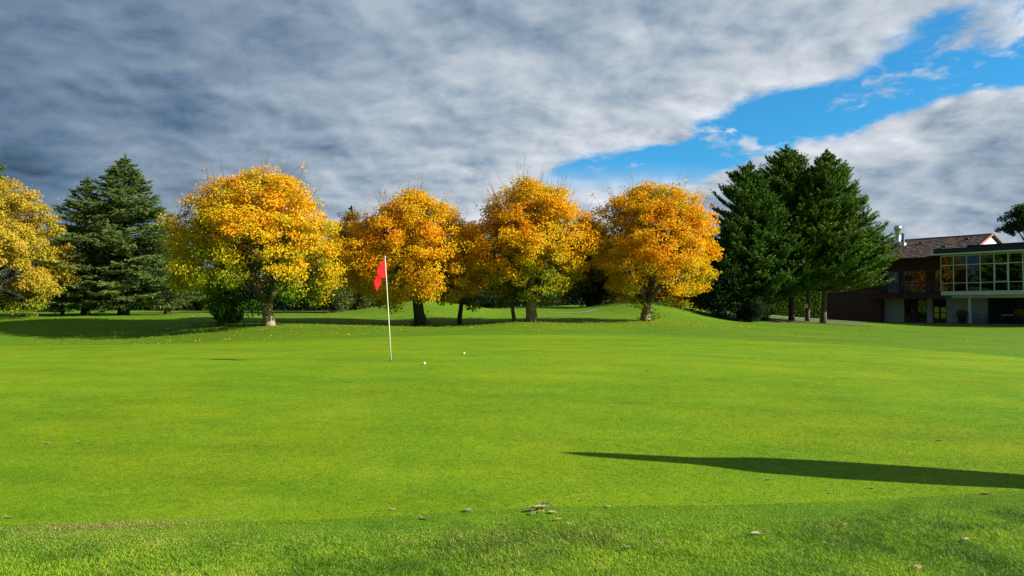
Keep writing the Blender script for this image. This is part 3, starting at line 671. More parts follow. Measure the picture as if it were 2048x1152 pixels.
bush('evergreen_shrub', 'round dark bush touching the ground under the left cypress', None, G(1497, 48), 70/F*48, 76/F*48, 58, DRK, .25, .14, 8000, 14)
bush('clipped_hedge', 'low clipped hedge far off at the left edge', None, G(108, 62), 62/F*62, 0.62, 60, HDG, .2, .11, 4000, flat=True, dp=1.2, cat='hedge')
bush('beech_hedge', 'tawny hedge closing the view behind the right mound', None, G(1320, 74), 190/F*74, 2.4, 61, BRN, .75, .17, 9000, flat=True, dp=1.6, cat='hedge')
bush('garden_hedge', 'bright green hedge seen between the bare cypress trunks', None, G(1580, 66), 110/F*66, 2.5, 62, HDG, .5, .13, 9000, flat=True, dp=1.4, cat='hedge')
bush('dark_hedge', 'dark hedge along the wood edge behind the largest maple', None, G(560, 68), 240/F*68, 2.0, 63, DRK, .35, .18, 9000, flat=True, dp=2.0, cat='hedge')
bush('dark_hedge', 'dark hedge behind the mound, right of the flagstick', None, G(900, 70), 330/F*70, 1.7, 64, DRK, .35, .18, 9000, flat=True, dp=2.0, cat='hedge')
bush('dark_hedge', 'dark hedge far behind the cedars', None, G(230, 74), 330/F*74, 2.3, 65, DRK, .45, .18, 9000, flat=True, dp=2.0, cat='hedge')

# ---- the far wood that closes the horizon
g = np.random.default_rng(90); n = 52000; wx = g.uniform(-95, 62, n); wy = 98 + g.normal(0, 3, n)
top = 4.6 + 1.6*np.sin(wx*.21) + 1.2*np.sin(wx*.47+2) + .8*np.sin(wx*1.1+1); wz = H(wx, wy) + g.random(n)**.9*top
v, f, c = leaf_cards(np.stack([wx, wy, wz], 1), g.normal(0, .6, (n, 3)) + np.array([.2, -.6, .5]), g.normal(0, 1, (n, 3)), g.uniform(.35, .75, n), g.uniform(.6, 1, n), np.where((np.sin(wx*.33+1) > .55)[:, None], pal_at(BRN, g.normal(.4, .15, n)), pal_at(DRK, g.normal(.5, .2, n))))
tag(link('far_woodland', arr_mesh('far_woodland', v, f, c), M['leaf']), 'dark distant woodland closing the view behind all the trees', 'woodland', kind='stuff')

# ---- fallen leaves lying thick under the maples
g = np.random.default_rng(77); lx, ly = [], []
for (px, Y, n, sx, sy) in [(537, 33, 900, 4.2, 2.2), (838, 38, 600, 3, 3), (1060, 36.5, 900, 3.4, 2.6), (1293, 37, 1400, 3.4, 2.4), (840, 45, 500, 4, 3), (360, 30, 260, 4, 2.4), (1100, 31, 260, 9, 3.5), (100, 36, 150, 6, 4)]:
    lx.append(g.normal(xat(px, Y), sx, n)); ly.append(g.normal(Y, sy, n))
lx = np.concatenate(lx); ly = np.concatenate(ly); dd, fw = in_green(lx, ly); ok = (dd > 0.25) & (g.random(len(lx)) < .45); lx, ly = lx[ok], ly[ok]; n = len(lx)
ps = np.stack([lx, ly, H(lx, ly)+0.03], 1); nr = g.normal(0, .35, (n, 3)) + np.array([0, 0, 1.])
v, f, c = leaf_cards(ps, nr, g.normal(0, 1, (n, 3)), g.uniform(.035, .085, n), g.uniform(.6, 1, n), pal_at(AUT, g.normal(.62, .16, n))*g.uniform(.45, .95, n)[:, None])
tag(link('fallen_leaves', arr_mesh('fallen_leaves', v, f, c), M['leaf']), 'scattered yellow fallen leaves lying on the grass under the maples', 'leaves', kind='stuff')

# ================================================================== clubhouse
M['white'] = simple('white_paint', (0.68, 0.70, 0.64), 0.6, 0.08, 3)
M['render'] = simple('pale_render', (0.40, 0.40, 0.33), 0.85, 0.10, 2.5, bump=0.2)
M['fascia'] = simple('dark_fascia', (0.030, 0.034, 0.038), 0.55, 0.25, 2)
M['timber'] = simple('red_brown_timber', (0.085, 0.032, 0.022), 0.75, 0.3, 5)
M['brick'] = simple('brown_brick', (0.105, 0.048, 0.034), 0.9, 0.3, 7, bump=0.5, bdist=0.02)
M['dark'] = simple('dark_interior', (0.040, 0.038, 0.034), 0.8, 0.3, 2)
M['floor'] = simple('interior_floor', (0.14, 0.10, 0.07), 0.6, 0.2, 2)
M['tile'] = simple('roof_tile', (0.098, 0.068, 0.055), 0.85, 0.45, 7, bump=0.5, bdist=0.02)
M['tile_red'] = simple('verge_tile', (0.32, 0.13, 0.075), 0.85, 0.35, 6)
M['steel'] = simple('galvanised_steel', (0.62, 0.64, 0.66), 0.32, 0.10, 3, metal=0.9)
M['rail'] = simple('painted_iron', (0.075, 0.075, 0.08), 0.5, 0.2, 5)
M['paving'] = simple('paving', (0.15, 0.135, 0.12), 0.9, 0.25, 3, bump=0.4)
M['asphalt'] = simple('asphalt', (0.14, 0.14, 0.14), 0.9, 0.2, 6)
M['gravel'] = simple('path_gravel', (0.20, 0.19, 0.13), 0.95, 0.2, 8)
M['pot'] = simple('glazed_pot', (0.022, 0.030, 0.048), 0.35, 0.3, 4, spec=0.5)
m_, nt = material('window_glass')
tr = nt.add('ShaderNodeBsdfTransparent'); tr.inputs[0].default_value = (0.50, 0.58, 0.50, 1)
gl = nt.add('ShaderNodeBsdfGlossy'); gl.inputs['Roughness'].default_value = 0.015; gl.inputs[0].default_value = (0.9, 0.95, 0.92, 1)
lw = nt.add('ShaderNodeLayerWeight'); lw.inputs[0].default_value = 0.5
mx = nt.add('ShaderNodeMixShader'); nt.put(mx.inputs[0], nt.m('ADD', nt.m('MULTIPLY', lw.outputs['Fresnel'], 0.5), 0.05, clamp=True)); nt.l.new(tr.outputs[0], mx.inputs[1]); nt.l.new(gl.outputs[0], mx.inputs[2]); finish(nt, mx.outputs[0]); M['glass'] = m_

TZ = 0.26
O = (36.3, 65.0, TZ); TH = math.atan2(-0.806, 0.597)


def BL(x, y, z=0.0):      # clubhouse coordinates to the world
    c_, s2 = math.cos(TH), math.sin(TH); return (O[0] + c_*x - s2*y, O[1] + s2*x + c_*y, O[2] + z)


# terrace with its edge kerb
tb_ = MB(); tb_.box(-13.5, 15, -1.7, 7.6, -0.5, -0.004)
o = tb_.build('terrace', M['paving']); o.location = O; o.rotation_euler = (0, 0, TH); tag(o, kind='structure')

club = empty('clubhouse', O, TH); tag(club, 'low clubhouse with white glazed upper floor and brown tiled roof', 'building')


def part(name, mat, *boxes, parent=None, bev=0.0, label=None):
    b = MB()
    for q in boxes: b.box(*q, bev)
    o_ = b.build(name, M[mat], parent or club)
    if label: o_['label'] = label
    return o_


X1 = 12.36
# glazed upper floor
part('floor_slab', 'white', (0.0, X1, 0.0, 6.0, 2.36, 2.62), bev=0.01)
part('support_beam', 'white', (0.7, X1, 0.45, 0.75, 2.12, 2.355))
for x in (2.0, 6.35, 10.7):
    c_ = MB(); c_.lathe([(0.0, 0), (.15, 0.0), (.13, .1), (.105, 2.115)], 14, (x, 0.6, 0.0)); c_.build('column', M['white'], club, smooth=True)
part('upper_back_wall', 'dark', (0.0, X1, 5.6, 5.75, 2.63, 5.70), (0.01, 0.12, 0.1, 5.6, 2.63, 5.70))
part('interior_floor', 'floor', (0.13, X1, 0.12, 5.59, 2.625, 2.64))
part('ceiling', 'render', (0.0, X1, 0.08, 5.9, 5.705, 5.74))
for i in range(13):
    x = 1.03*i; wd = 0.085 if i in (0, 5, 10) else 0.06
    part('mullion', 'white', (x-wd/2 + (wd/2 if i == 0 else 0), x+wd/2, -0.01, 0.07, 2.625, 5.70))
for zc, hh in ((2.66, 0.07), (3.38, 0.05), (4.88, 0.06), (5.66, 0.07)):
    part('transom', 'white', (0.045, X1, 0.0, 0.06, zc-hh/2, zc+hh/2))
for i in range(12):
    for z0, z1 in ((2.70, 3.35), (3.41, 4.85), (4.915, 5.62)):
        part('pane', 'glass', (1.03*i+0.04, 1.03*i+0.99, 0.028, 0.034, z0, z1))
part('opening_sash', 'white', (4.16, 4.20, -0.02, 0.05, 3.42, 4.84), (5.06, 5.10, -0.02, 0.05, 3.42, 4.84), (4.20, 5.06, -0.02, 0.05, 3.42, 3.46), (4.20, 5.06, -0.02, 0.05, 4.80, 4.84))
# flat roof
fr = part('flat_roof', 'fascia', (-0.35, X1+.6, -0.45, 6.4, 5.86, 6.26))
part('roof_edge', 'white', (-0.85, X1+.6, -0.62, 6.4, 5.745, 5.855), parent=fr)
part('upper_fascia', 'fascia', (1.9, X1+.6, 0.5, 6.2, 6.265, 6.50), parent=fr)
# furniture glimpsed behind the glass
for i, x in enumerate((1.6, 3.3, 4.9, 6.6, 8.4)):
    t = empty('dining_table', BL(x, 2.0 + 0.6*(i % 2), 2.64), TH); tag(t, ['%s dining table seen through the glazed upper floor, counted from the left' % w_ for w_ in ('first', 'second', 'third', 'fourth', 'fifth')][i], 'table', 'tables behind the glass')
    b = MB(); b.box(-.5, .5, -.4, .4, .72, .76, .008); b.build('table_top', M['floor'], t)
    b = MB(); b.lathe([(0, 0), (.26, 0), (.26, .03), (.05, .06), (.04, .715)], 12); b.build('pedestal', M['rail'], t, smooth=True)
# ground floor
gw = 1.6
part('ground_wall', 'render', (-5.7, -3.92, gw, gw+.25, 0, 2.12), (-1.91, -1.44, gw, gw+.25, 0, 2.12), (-.28, 2.9, gw, gw+.25, 0, 2.12), (-5.7, 2.9, gw+.001, gw+.249, 2.121, 2.36))
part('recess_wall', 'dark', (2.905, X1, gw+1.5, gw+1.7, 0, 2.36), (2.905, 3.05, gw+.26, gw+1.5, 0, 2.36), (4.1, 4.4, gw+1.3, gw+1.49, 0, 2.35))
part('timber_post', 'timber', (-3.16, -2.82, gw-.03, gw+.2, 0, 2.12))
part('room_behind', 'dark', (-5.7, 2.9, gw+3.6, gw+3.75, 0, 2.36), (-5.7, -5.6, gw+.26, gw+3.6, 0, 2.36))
for x0, x1 in ((-3.90, -3.17), (-2.80, -1.93), (-1.42, -0.86), (-0.85, -0.30)):
    d = part('door', 'timber', (x0, x0+.08, gw+.06, gw+.12, 0.02, 2.1), (x1-.08, x1, gw+.06, gw+.12, 0.02, 2.1), (x0+.08, x1-.08, gw+.06, gw+.12, 2.0, 2.1), (x0+.08, x1-.08, gw+.06, gw+.12, 0.02, 0.25), (x0+.08, x1-.08, gw+.06, gw+.12, 0.85, 0.92))
    part('pane', 'glass', (x0+.08, x1-.08, gw+.085, gw+.09, 0.25, 0.85), (x0+.08, x1-.08, gw+.085, gw+.09, .92, 2.0), parent=d)
    part('handle', 'steel', (x1-.065, x1-.04, gw+.0, gw+.055, .95, 1.15), parent=d)
# balcony
part('balcony_beam', 'timber', (-6.3, -.02, .25, .45, 2.10, 2.40))
part('balcony_floor', 'timber', (-6.3, -.02, .2, gw, 2.405, 2.53))
rl = part('balcony_railing', 'rail', (-6.25, -.05, .26, .31, 3.50, 3.56), label='dark iron railing of the shaded balcony')
for x in np.linspace(-6.2, -.1, 7): part('baluster', 'rail', (x-.022, x+.022, .27, .305, 2.535, 3.495), parent=rl)
for z in (2.7, 2.86, 3.02, 3.18, 3.34): part('rail_bar', 'rail', (-6.2, -.1, .312, .325, z-.010, z+.010), parent=rl)
for k_ in range(26):
    x = -10.9 + k_*0.42; part('wall_board', 'timber', (x, x+.405, gw + (0.012 if k_ % 2 else 0), gw+.2, 2.535, 5.80))
for x0, x1 in ((-5.4, -4.3), (-3.9, -1.9), (-1.2, -.2)):
    fr_ = part('balcony_window', 'rail', (x0, x1, gw-.05, gw-.005, 2.6, 2.68), (x0, x1, gw-.05, gw-.005, 4.55, 4.63), (x0, x0+.07, gw-.05, gw-.005, 2.68, 4.55), (x1-.07, x1, gw-.05, gw-.005, 2.68, 4.55), ((x0+x1)/2-.03, (x0+x1)/2+.03, gw-.05, gw-.005, 2.68, 4.55))
    part('pane', 'glass', (x0+.07, (x0+x1)/2-.03, gw-.03, gw-.024, 2.68, 4.55), ((x0+x1)/2+.03, x1-.07, gw-.03, gw-.024, 2.68, 4.55), parent=fr_)
part('brick_wing', 'brick', (-11.2, -5.705, .9, 1.2, 0, 3.0), (-11.2, -10.9, 1.201, 6.0, 0, 3.0), (-5.9, -5.702, 1.201, gw+.3, 0, 2.39))
part('rear_wall', 'brick', (-11.0, 2.1, 8.0, 8.2, 0, 5.7), (-11.0, -10.8, gw+.21, 7.99, 3.0, 5.7))
# tiled roof: courses laid one over the next on both slopes
E0, E1, ZE, ZR, YR = -12.0, 2.25, 5.72, 7.62, 4.7
roof = MB(); roof.raw([(E0, .15, ZE-.10), (E1, .15, ZE-.10), (E1, YR, ZR-.10), (E0, YR, ZR-.10), (E0, 9.25, ZE-.10), (E1, 9.25, ZE-.10)], [(0, 1, 2, 3), (3, 2, 5, 4)])
rf = roof.build('tiled_roof', M['fascia'], club); tag(rf, 'brown tiled pitched roof')
NC = 17; L_ = math.hypot(YR-.1, ZR-ZE); cy_, sy_ = (YR-.1)/L_, (ZR-ZE)/L_; g = np.random.default_rng(3)
for side in (0, 1):
    for i in range(NC):
        a0, a1 = i/NC*L_, (i+1)/NC*L_+.06; vs, fs = [], []; nt_ = 48 if side == 0 else 6; wx = (E1-E0)/nt_
        for j in range(nt_):
            x0, x1 = E0+j*wx+.006, E0+(j+1)*wx-.006; lift = g.uniform(.045, .085)
            qs = []
            for (a_, n_) in ((a0, lift), (a0, .0), (a1, .012), (a1, .03)):
                yy = .1 + a_*cy_ - n_*sy_; z_ = ZE + a_*sy_ + n_*cy_
                if side: yy = 2*YR - yy
                qs.append((yy, z_))
            b0 = len(vs); vs += [(x0, *q) for q in qs] + [(x1, *q) for q in qs]
            fs += [(b0, b0+4, b0+5, b0+1), (b0, b0+3, b0+7, b0+4), (b0, b0+1, b0+2, b0+3), (b0+4, b0+7, b0+6, b0+5)]
        b = MB(); b.raw(vs, fs); tag(b.build('tile_course', M['tile'], rf), kind='stuff')
rt = MB(); rt.tube([(E0, YR, ZR+.01), (E1+.05, YR, ZR+.01)], .11, 8); rt.build('ridge_tile', M['tile'], rf)
for s_g in (1, -1):
    vt = MB(); vt.tube([(E1+.03, YR-s_g*.05, ZR+.03), (E1+.03, YR-s_g*(YR-.1), ZE+.05)], .085, 6); vt.build('verge_tile', M['tile_red'], rf)
gb = MB(); gb.raw([(E1-.15, .6, 5.75), (E1-.15, 8.8, 5.75), (E1-.15, YR, ZR-.16), (E1-.35, .6, 5.75), (E1-.35, 8.8, 5.75), (E1-.35, YR, ZR-.16)], [(0, 1, 2), (3, 5, 4)]).raw(
    [(E1-.15, .6, 5.75), (E1-.15, YR, ZR-.16), (E1-.35, YR, ZR-.16), (E1-.35, .6, 5.75)], [(0, 1, 2, 3)])
gb.build('gable_wall', M['white'], club)
for x, a_ in ((-3.2, 3.6), (-6.2, 3.4), (0.6, 3.9), (-0.6, 2.2)):
    yy = .1+a_*cy_; z_ = ZE+a_*sy_; b = MB(); b.box(x-.13, x+.13, yy-.16, yy+.10, z_+.02, z_+.17, .03); b.build('roof_vent', M['fascia'], rf)
gt = MB(); gt.tube([(E0, .02, ZE-.04), (-.9, .02, ZE-.04)], .065, 8); gt.build('gutter', M['rail'], rf, smooth=True)
dp_ = MB(); dp_.tube([(-6.05, .02, ZE-.06), (-6.05, gw-.25, ZE-.5), (-6.05, gw-.25, 3.0)], .045, 8); dp_.build('downpipe', M['rail'], club, smooth=True)
# flues
fl = MB(); fx, fy = -5.35, 3.5; fz = ZE + (fy-.1)*(ZR-ZE)/(YR-.1)
fl.lathe([(.29, -.2), (.29, .28), (.24, .30), (.24, 1.35), (.30, 1.42), (.34, 1.46), (.34, 1.72), (.22, 1.86), (.20, 1.80), (.02, 1.75)], 18, (fx, fy, fz)); f1 = fl.build('flue', M['steel'], club, smooth=True); f1['label'] = 'wide steel flue with flared cap'
b = MB(); b.lathe([(.40, -.35), (.42, .1), (.30, .14)], 18, (fx, fy, fz)); b.build('flashing', M['white'], f1)
fl = MB(); fl.lathe([(.11, -.3), (.11, 1.15), (.09, 1.15), (.02, 1.1)], 12, (fx+.65, fy-.3, fz-.1)); f2 = fl.build('flue', M['rail'], club, smooth=True); f2['label'] = 'thin dark flue'
b = MB(); b.box(fx+.45, fx+.85, fy-.5, fy-.1, fz-.3, fz+.16, .02); b.build('flashing', M['white'], f2)
ms = MB(); ms.tube([(6.9, 4.2, 6.45), (6.9, 4.2, 8.75)], [.05, .035], 8); ms.build('mast', M['white'], club)
part('wall_lamp', 'white', (-3.4, -3.2, gw-.12, gw-.001, 2.2, 2.32))

# ---- terrace furniture
for (x, y, lb) in ((1.62, 0.1, 'tall dark pot of rusty foliage left of the white terrace column'), (5.9, 0.0, 'tall dark pot of rusty foliage at the right edge of the picture')):
    pt = empty('planter', BL(x, y, -.004), TH); tag(pt, lb, 'planter', 'planters on the terrace')
    b = MB(); b.lathe([(0, 0), (.20, 0), (.24, .05), (.36, .62), (.39, .64), (.39, .69), (.34, .69), (.33, .60), (0, .60)], 18); b.build('pot', M['pot'], pt, smooth=True)
    n = 1500; g = np.random.default_rng(int(x*100)); d = unit(g.normal(0, 1, (n, 3))); p_ = d*(g.random(n)**.4)[:, None]*np.array([[.42, .42, .30]]) + np.array([0, 0, .90])
    v, f, c = leaf_cards(p_, d+g.normal(0, .5, (n, 3)), g.normal(0, 1, (n, 3)), g.uniform(.06, .12, n), g.uniform(.6, 1, n), pal_at(BRN, g.normal(.55, .15, n)))
    link('plant', arr_mesh('plant', v, f, c), M['leaf'], pt)
for (x, y, lb) in ((1.05, 1.0, 'small metal table against the pale wall beside the first pot'), (2.75, .9, 'small metal table just right of the white column'), (3.9, .8, 'metal table in the dark terrace recess'), (5.1, .6, 'pale topped terrace table beside the right-hand pot')):
    tbq = empty('terrace_table', BL(x, y, -.004), TH); tag(tbq, lb, 'table', 'tables under the overhang')
    hw = .45 if x < 3.5 else .62
    b = MB(); b.box(-hw, hw, -.35, .35, .715, .745, .006); b.build('table_top', M['white' if x > 5 else 'rail'], tbq)
    for sx in (-1, 1):
        for sy in (-1, 1): b = MB(); b.box(sx*(hw-.05)-.015, sx*(hw-.05)+.015, sy*.3-.015, sy*.3+.015, 0, .714); b.build('leg', M['rail'], tbq)

# ---- road, path, small things near the trees
def ribbon(name, pts, wd, mat, dz=0.012):
    q = np.array(pts, float); t = np.linspace(0, 1, 40); s = np.linspace(0, 1, len(q)); x = np.interp(t, s, q[:, 0]); y = np.interp(t, s, q[:, 1])
    ker = np.ones(5)/5; x[2:-2] = np.convolve(x, ker, 'valid'); y[2:-2] = np.convolve(y, ker, 'valid')
    tx, ty = np.gradient(x), np.gradient(y); l = np.hypot(tx, ty); nx_, ny_ = -ty/l, tx/l; rows = []
    for k_ in np.linspace(-.5, .5, 5): X_, Y_ = x+nx_*wd*k_, y+ny_*wd*k_; rows.append(np.stack([X_, Y_, H(X_, Y_)+dz], 1))
    f = [(i*40+j, i*40+j+1, (i+1)*40+j+1, (i+1)*40+j) for i in range(4) for j in range(39)]
    tag(link(name, arr_mesh(name, np.concatenate(rows), np.array(f), smooth=True), mat), kind='structure')


ribbon('access_road', [(15.5, 61), (20, 59.5), (24, 60), (28.5, 63.5)], 3.0, M['asphalt'], .03)
ribbon('garden_path', [(2.2, 47.5), (3.2, 47.2), (4.4, 47.4), (5.4, 48.4)], 0.45, M['gravel'], .02)
soil = simple('bare_soil', (0.10, 0.075, 0.05), 0.95, 0.35, 3, bump=.6, bdist=.03)
ribbon('soil_bed', [(15.5, 51.0), (18, 52.2), (21, 52.6), (24, 54)], 3.4, soil, .02)
litter = simple('leaf_litter', (0.15, 0.085, 0.045), 0.95, 0.4, 3, bump=.6, bdist=.03)
ribbon('leaf_litter', [(-29, 62), (-22, 60), (-16, 60), (-11, 62)], 5.0, litter, .03)
bx_ = empty('utility_box', G(1522, 58)); tag(bx_, 'small white box on the grass between dark bush and bright hedge', 'box')
b = MB(); b.box(-.28, .28, -.2, .2, 0, .62, .02); b.build('cabinet', M['white'], bx_); b = MB(); b.box(-.31, .31, -.23, .23, .622, .68, .02); b.build('lid', M['white'], bx_); b = MB(); b.box(-.2, .2, -.215, -.202, .08, .55, .004); b.build('door', M['white'], bx_)
nb = empty('trunk_notice', (xat(1613, 53.2)-.02, 53.24, zat(612, 53.2))); tag(nb, 'small white notice plate fixed to the pale straight cypress trunk', 'sign')
b = MB(); b.box(-.10, .10, -.012, .0, -.14, .14, .004); b.build('plate', M['white'], nb); b = MB(); b.box(-.012, .012, -.02, -.0125, .09, .114); b.build('nail', M['rail'], nb)
tmk = empty('tee_marker', G(385, 40)); tag(tmk, 'tiny white tee marker on the grass left of the spiky yew', 'marker')
b = MB(); b.lathe([(0, 0), (.03, 0), (.042, .03), (.045, .07), (.03, .11), (.0, .12)], 12); b.build('knob', M['white'], tmk, smooth=True); b = MB(); b.tube([(0, 0, -.08), (0, 0, .01)], .012, 6); b.build('spike', M['rail'], tmk)

# ================================================================== flagstick and balls
fx_, fy_, fz_ = G(783, 15.0, .016); LEAN = R(3.6)
fs = empty('flagstick', (fx_, fy_, fz_)); tag(fs, 'leaning pale flagstick with drooping red flag on the putting green', 'flagstick')
M['pole'] = simple('cream_pole', (0.72, 0.68, 0.55), 0.45, 0.06, 4); M['ball'] = simple('ball_white', (0.85, 0.85, 0.84), 0.35, 0.03, 30, bump=.3, bdist=.002)
m_, nt = material('red_cloth'); co = nt.add('ShaderNodeTexCoord').outputs['Object']
p_ = principled(nt, nt.ramp(nt.noise(co, 9, 4), [(.3, (.84, .014, .018)), (.7, (.90, .022, .024))]), .7, nt.noise(co, 260, 2), .15, .002, .1); t_l = nt.add('ShaderNodeBsdfTranslucent'); t_l.inputs[0].default_value = (.85, .02, .015, 1)
mx = nt.add('ShaderNodeMixShader'); mx.inputs[0].default_value = .3; nt.l.new(p_, mx.inputs[1]); nt.l.new(t_l.outputs[0], mx.inputs[2]); finish(nt, mx.outputs[0]); M['red'] = m_
sl, cl_ = math.sin(LEAN), math.cos(LEAN)


def along(h_): return (-sl*h_, 0, cl_*h_)


b = MB(); b.tube([along(-.05), along(.7), along(1.4), along(2.02)], [.0105, .0098, .0090, .0082], 10); b.build('pole', M['pole'], fs, smooth=True)
b = MB(); b.lathe([(0, 0), (.016, .0), (.018, .012), (.012, .028), (0, .032)], 10, along(2.02)); b.build('finial', M['pole'], fs, smooth=True)
b = MB(); b.lathe([(.0, .001), (.054, .001), (.054, .004), (.0, .004)], 20); b.build('hole', M['rail'], fs)
# flag: hangs from the pole between 1.63 and 2.0 m, slumped to the left in soft folds
nu, nv = 15, 17; rows = []
for i in range(nu):
    a_ = i/(nu-1)
    for j in range(nv):
        q = j/(nv-1)                       # q 0 top edge, 1 bottom edge
        hang = 2.0 - 0.375*q; px_, _, pz_ = along(hang)
        drop = (0.46*a_**1.15)*(1-q) + (0.02*a_ + 0.27*max(0, a_-.45)/.55*1.0)*q
        reach = (0.18*a_**.8)*(1-q) + (0.150*a_)*q
        fold = .030*math.sin(a_*9.5+q*1.2)*min(1, a_*2.2) + .012*math.sin(a_*17+q*4)*a_
        rows.append((px_ - .011 - reach*.98 + fold*.6, -0.006 - reach*.85 + fold*.7, pz_ - drop))
f = [(i*nv+j, (i+1)*nv+j, (i+1)*nv+j+1, i*nv+j+1) for i in range(nu-1) for j in range(nv-1)]
fo = link('flag', arr_mesh('flag', np.array(rows), np.array(f), smooth=True), M['red'], fs)
md = fo.modifiers.new('thick', 'SOLIDIFY'); md.thickness = .0015
for (px, Y, lb) in ((849, 14.35, 'nearer white golf ball, right of the flagstick foot'), (928, 16.2, 'farther white golf ball, on the green to the right')):
    x, y, z = G(px, Y, .016); bm = bmesh.new(); bmesh.ops.create_icosphere(bm, subdivisions=4, radius=.024); me = bpy.data.meshes.new('golf_ball'); bm.to_mesh(me); bm.free()
    me.polygons.foreach_set('use_smooth', [True]*len(me.polygons)); tag(link('golf_ball', me, M['ball'], None, (x, y, z+.0235)), lb, 'golf ball', 'golf balls on the green')

# ---- strip of dry straw-coloured grass on the front edge of the green
g = np.random.default_rng(44); n = 2600; x = -2.9 + g.normal(0, .42, n); y = 5.66 + (x+3)*.12 + g.normal(0, .055, n); z = H(x, y)+.012
az = g.uniform(0, 2*np.pi, n); d3 = np.stack([np.cos(az), np.sin(az), g.uniform(.25, .8, n)], 1); b3 = np.stack([x, y, z], 1); s3 = np.stack([-np.sin(az), np.cos(az), 0*az], 1)*.002
v = np.stack([b3-s3, b3+s3, b3+d3*g.uniform(.012, .026, n)[:, None]], 1).reshape(-1, 3); c = np.repeat(np.array([[.46, .40, .13]])*g.uniform(.6, 1.15, n)[:, None], 3, axis=0)
tag(link('dry_grass', arr_mesh('dry_grass', v, np.arange(3*n).reshape(-1, 3), c), M['blade']), 'strip of dry tan grass along the front edge of the green at left', 'grass', kind='stuff')

# ---- fallen leaves one can count on the near grass
LEAFCOL = {'grey': (.34, .36, .28), 'tan': (.46, .30, .15), 'brown': (.10, .075, .05), 'pale': (.44, .45, .34), 'green': (.26, .30, .14), 'dark': (.035, .04, .05), 'yellow': (.55, .40, .08)}
for q, cv in LEAFCOL.items(): M['lf_'+q] = simple('leaf_'+q, cv, .8, .25, 30)


def ground_leaf(name, px, py, L, col, label, rz, curl=.5, stalk=True, cat='leaf', group='fallen leaves near the front edge of the green'):
    L *= .82
    Y = 1.6*F/(py-615)
    for _ in range(20): z = h1(xat(px, Y), Y); Y = (EYE-z-.02)*F/(py-615)
    x = xat(px, Y); z = h1(x, Y); dg, _f = in_green(np.array([x]), np.array([Y])); z += .018 if dg[0] < .1 else .022
    root = empty(name, (x, Y, z), rz); tag(root, label, cat, group)
    n = 13; rows = []
    for i in range(n):
        t = i/(n-1); wd = L*.27*math.sin(math.pi*min(1, t*.90+.06))**1.2*(1+.35*math.sin(t*19+1)) + .001
        for k_ in (-1, -.5, 0, .5, 1): rows.append(((t-.5)*L, k_*wd, curl*.5*L*(.42*abs(k_)**1.5*math.sin(math.pi*t) + .30*(t-.5)**2*2) + .003))
    f = [(i*5+j, (i+1)*5+j, (i+1)*5+j+1, i*5+j+1) for i in range(n-1) for j in range(4)]
    bl = link('blade', arr_mesh('blade', np.array(rows), np.array(f), smooth=True), M['lf_'+col], root); md = bl.modifiers.new('thick', 'SOLIDIFY'); md.thickness = .0012
    b = MB(); b.tube([(-.5*L, 0, .01), (.1*L, 0, .008), (.45*L, 0, .012)], [.0022, .0016, .0008], 5); b.build('midrib', M['lf_tan'], root)
    if stalk: b = MB(); b.tube([(-.5*L, 0, .01), (-.8*L, .06*L, .03), (-1.15*L, .05*L, .015)], [.0022, .0018, .0014], 5); b.build('stalk', M['lf_tan'], root)
    return root


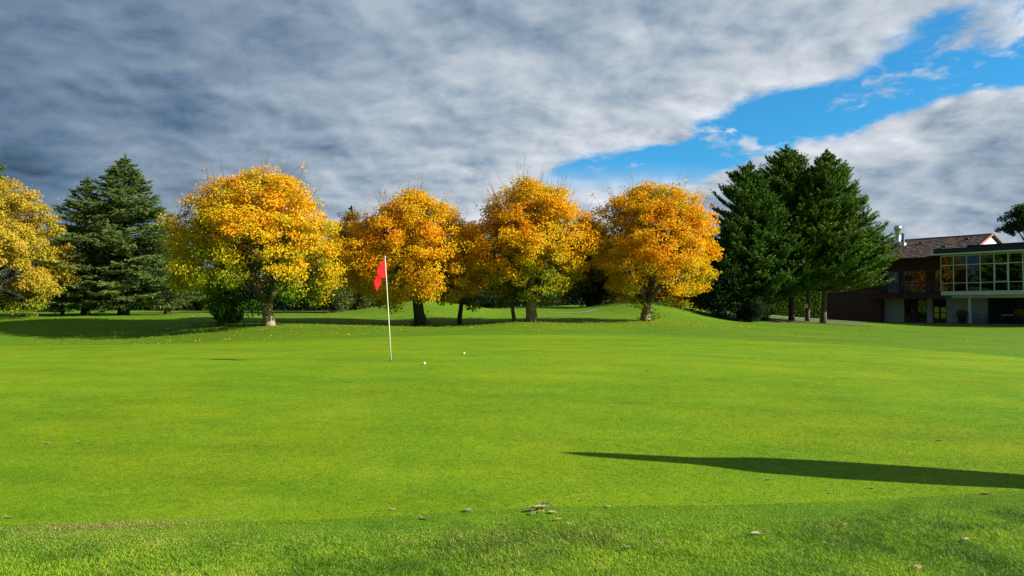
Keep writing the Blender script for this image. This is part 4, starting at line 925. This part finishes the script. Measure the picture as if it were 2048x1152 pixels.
for a in [(937, 1018, .085, 'grey', 'grey curled leaf lying left of the heap of dead leaves', 2.8, .7), (853, 1033, .075, 'dark', 'dark curled leaf with long stalk, left of the grey curled one', .3, .6), (787, 1016, .05, 'pale', 'small pale leaf left of the dark stalked one', .2, .4),
          (1116, 1036, .065, 'tan', 'small tan leaf right below the heap of dead leaves', .4, .5), (1136, 1044, .045, 'pale', 'tiny pale leaf beside the small tan one', 2.6, .3), (1008, 1043, .05, 'grey', 'thin grey leaf curled below the heap of dead leaves', 2.9, .6),
          (1508, 1065, .10, 'pale', 'long pale folded leaf in the rough under the shadow', 3.0, .6), (1827, 1130, .085, 'tan', 'tan leaf at the bottom right of the picture', 1.2, .4), (1925, 1075, .06, 'pale', 'small white-pale leaf at the right in the rough', .6, .4),
          (1535, 957, .06, 'brown', 'brown leaf just below the middle of the long shadow', .3, .5), (1742, 974, .055, 'dark', 'black crumpled leaf on the lower rim of the long shadow', .8, .8), (1657, 983, .045, 'grey', 'faint grey leaf between the brown and the black ones', 2.5, .4),
          (1876, 879, .07, 'dark', 'dark bluish leaf alone on the green at right', .3, .7), (1968, 984, .10, 'brown', 'brown leaf at the front edge of the green at far right', .1, .4), (100, 885, .07, 'grey', 'grey leaf on the green at far left', .2, .6), (165, 883, .05, 'dark', 'dark leaf just right of the grey one at far left', .4, .6),
          (1293, 741, .08, 'dark', 'dark leaf far out on the middle of the green', .3, .6), (1216, 1010, .045, 'pale', 'tiny pale leaf right of the heap of dead leaves', .3, .5), (1314, 1082, .05, 'grey', 'grey leaf scrap in the rough below the shadow tip', 2.2, .6),
          (1254, 1092, .05, 'brown', 'brown leaf scrap in the rough left of the grey scrap', .4, .5), (28, 1032, .05, 'brown', 'brown leaf scrap at the front edge of the green at far left', .4, .5), (1685, 1048, .06, 'brown', 'brown leaf in the rough right of the long pale one', .9, .5)]:
    ground_leaf('fallen_leaf', *a)
# the heap of dead leaves: each leaf its own
for k_, (dx_, dy_, L, col, rz, cu, lb) in enumerate([(0, 0, .11, 'green', .5, .8, 'olive leaf on top of the dead leaf heap'), (-22, 2, .09, 'brown', 3.3, .7, 'brown leaf at the left of the dead leaf heap'), (18, -3, .10, 'dark', 1.0, .9, 'dark leaf at the back of the dead leaf heap'),
                                                    (24, 5, .09, 'pale', 2.9, .4, 'pale narrow leaf at the right of the dead leaf heap'), (-14, 8, .07, 'grey', 2.2, .6, 'grey leaf at the front of the dead leaf heap'), (2, 4, .08, 'yellow', 1.9, .8, 'yellow stalked leaf in the middle of the dead leaf heap'), (8, -5, .09, 'brown', .1, .9, 'brown curled leaf rising from the dead leaf heap')]):
    ground_leaf('fallen_leaf', 1080+dx_, 1016+dy_, L, col, lb, rz, cu, group='leaves of the small dead heap').location.z += (.018 if k_ in (0, 2, 6) else 0)

# ---- unseen caster added beyond the right edge, shaped for the long shadow on the green
TX, TY = xat(1090, 8.0), 7.95
tip_h = 3.0; dist = (tip_h)/math.tan(SUN_EL); bx0, by0 = TX + dist*math.cos(SUN_AZ), TY - dist*math.sin(SUN_AZ); bz0 = h1(bx0, by0)
pa = empty('shadow_caster', (bx0, by0, bz0)); tag(pa, 'unseen tall object added outside the right edge to cast the long shadow across the green', 'shadow_caster')
M['canvas'] = simple('caster_canvas', (.30, .28, .22), .9, .12, 5); M['iron'] = M['rail']
b = MB(); b.lathe([(0, 2.98), (.05, 2.96), (.10, 2.80), (.125, 2.5), (.14, 2.32), (.20, 2.18), (.31, 1.98), (.35, 1.65), (.34, 1.2), (.28, .8), (.24, .55), (.10, .50), (0, .50)], 20); b.build('caster_body', M['canvas'], pa, smooth=True)
b = MB(); b.tube([(0, 0, 0), (0, 0, 3.0)], .03, 10); b.build('pole', M['white'], pa, smooth=True)
b = MB(); b.lathe([(0, 0), (.34, 0), (.34, .06), (.10, .10), (.06, .28), (0, .28)], 20); b.build('base', M['iron'], pa)
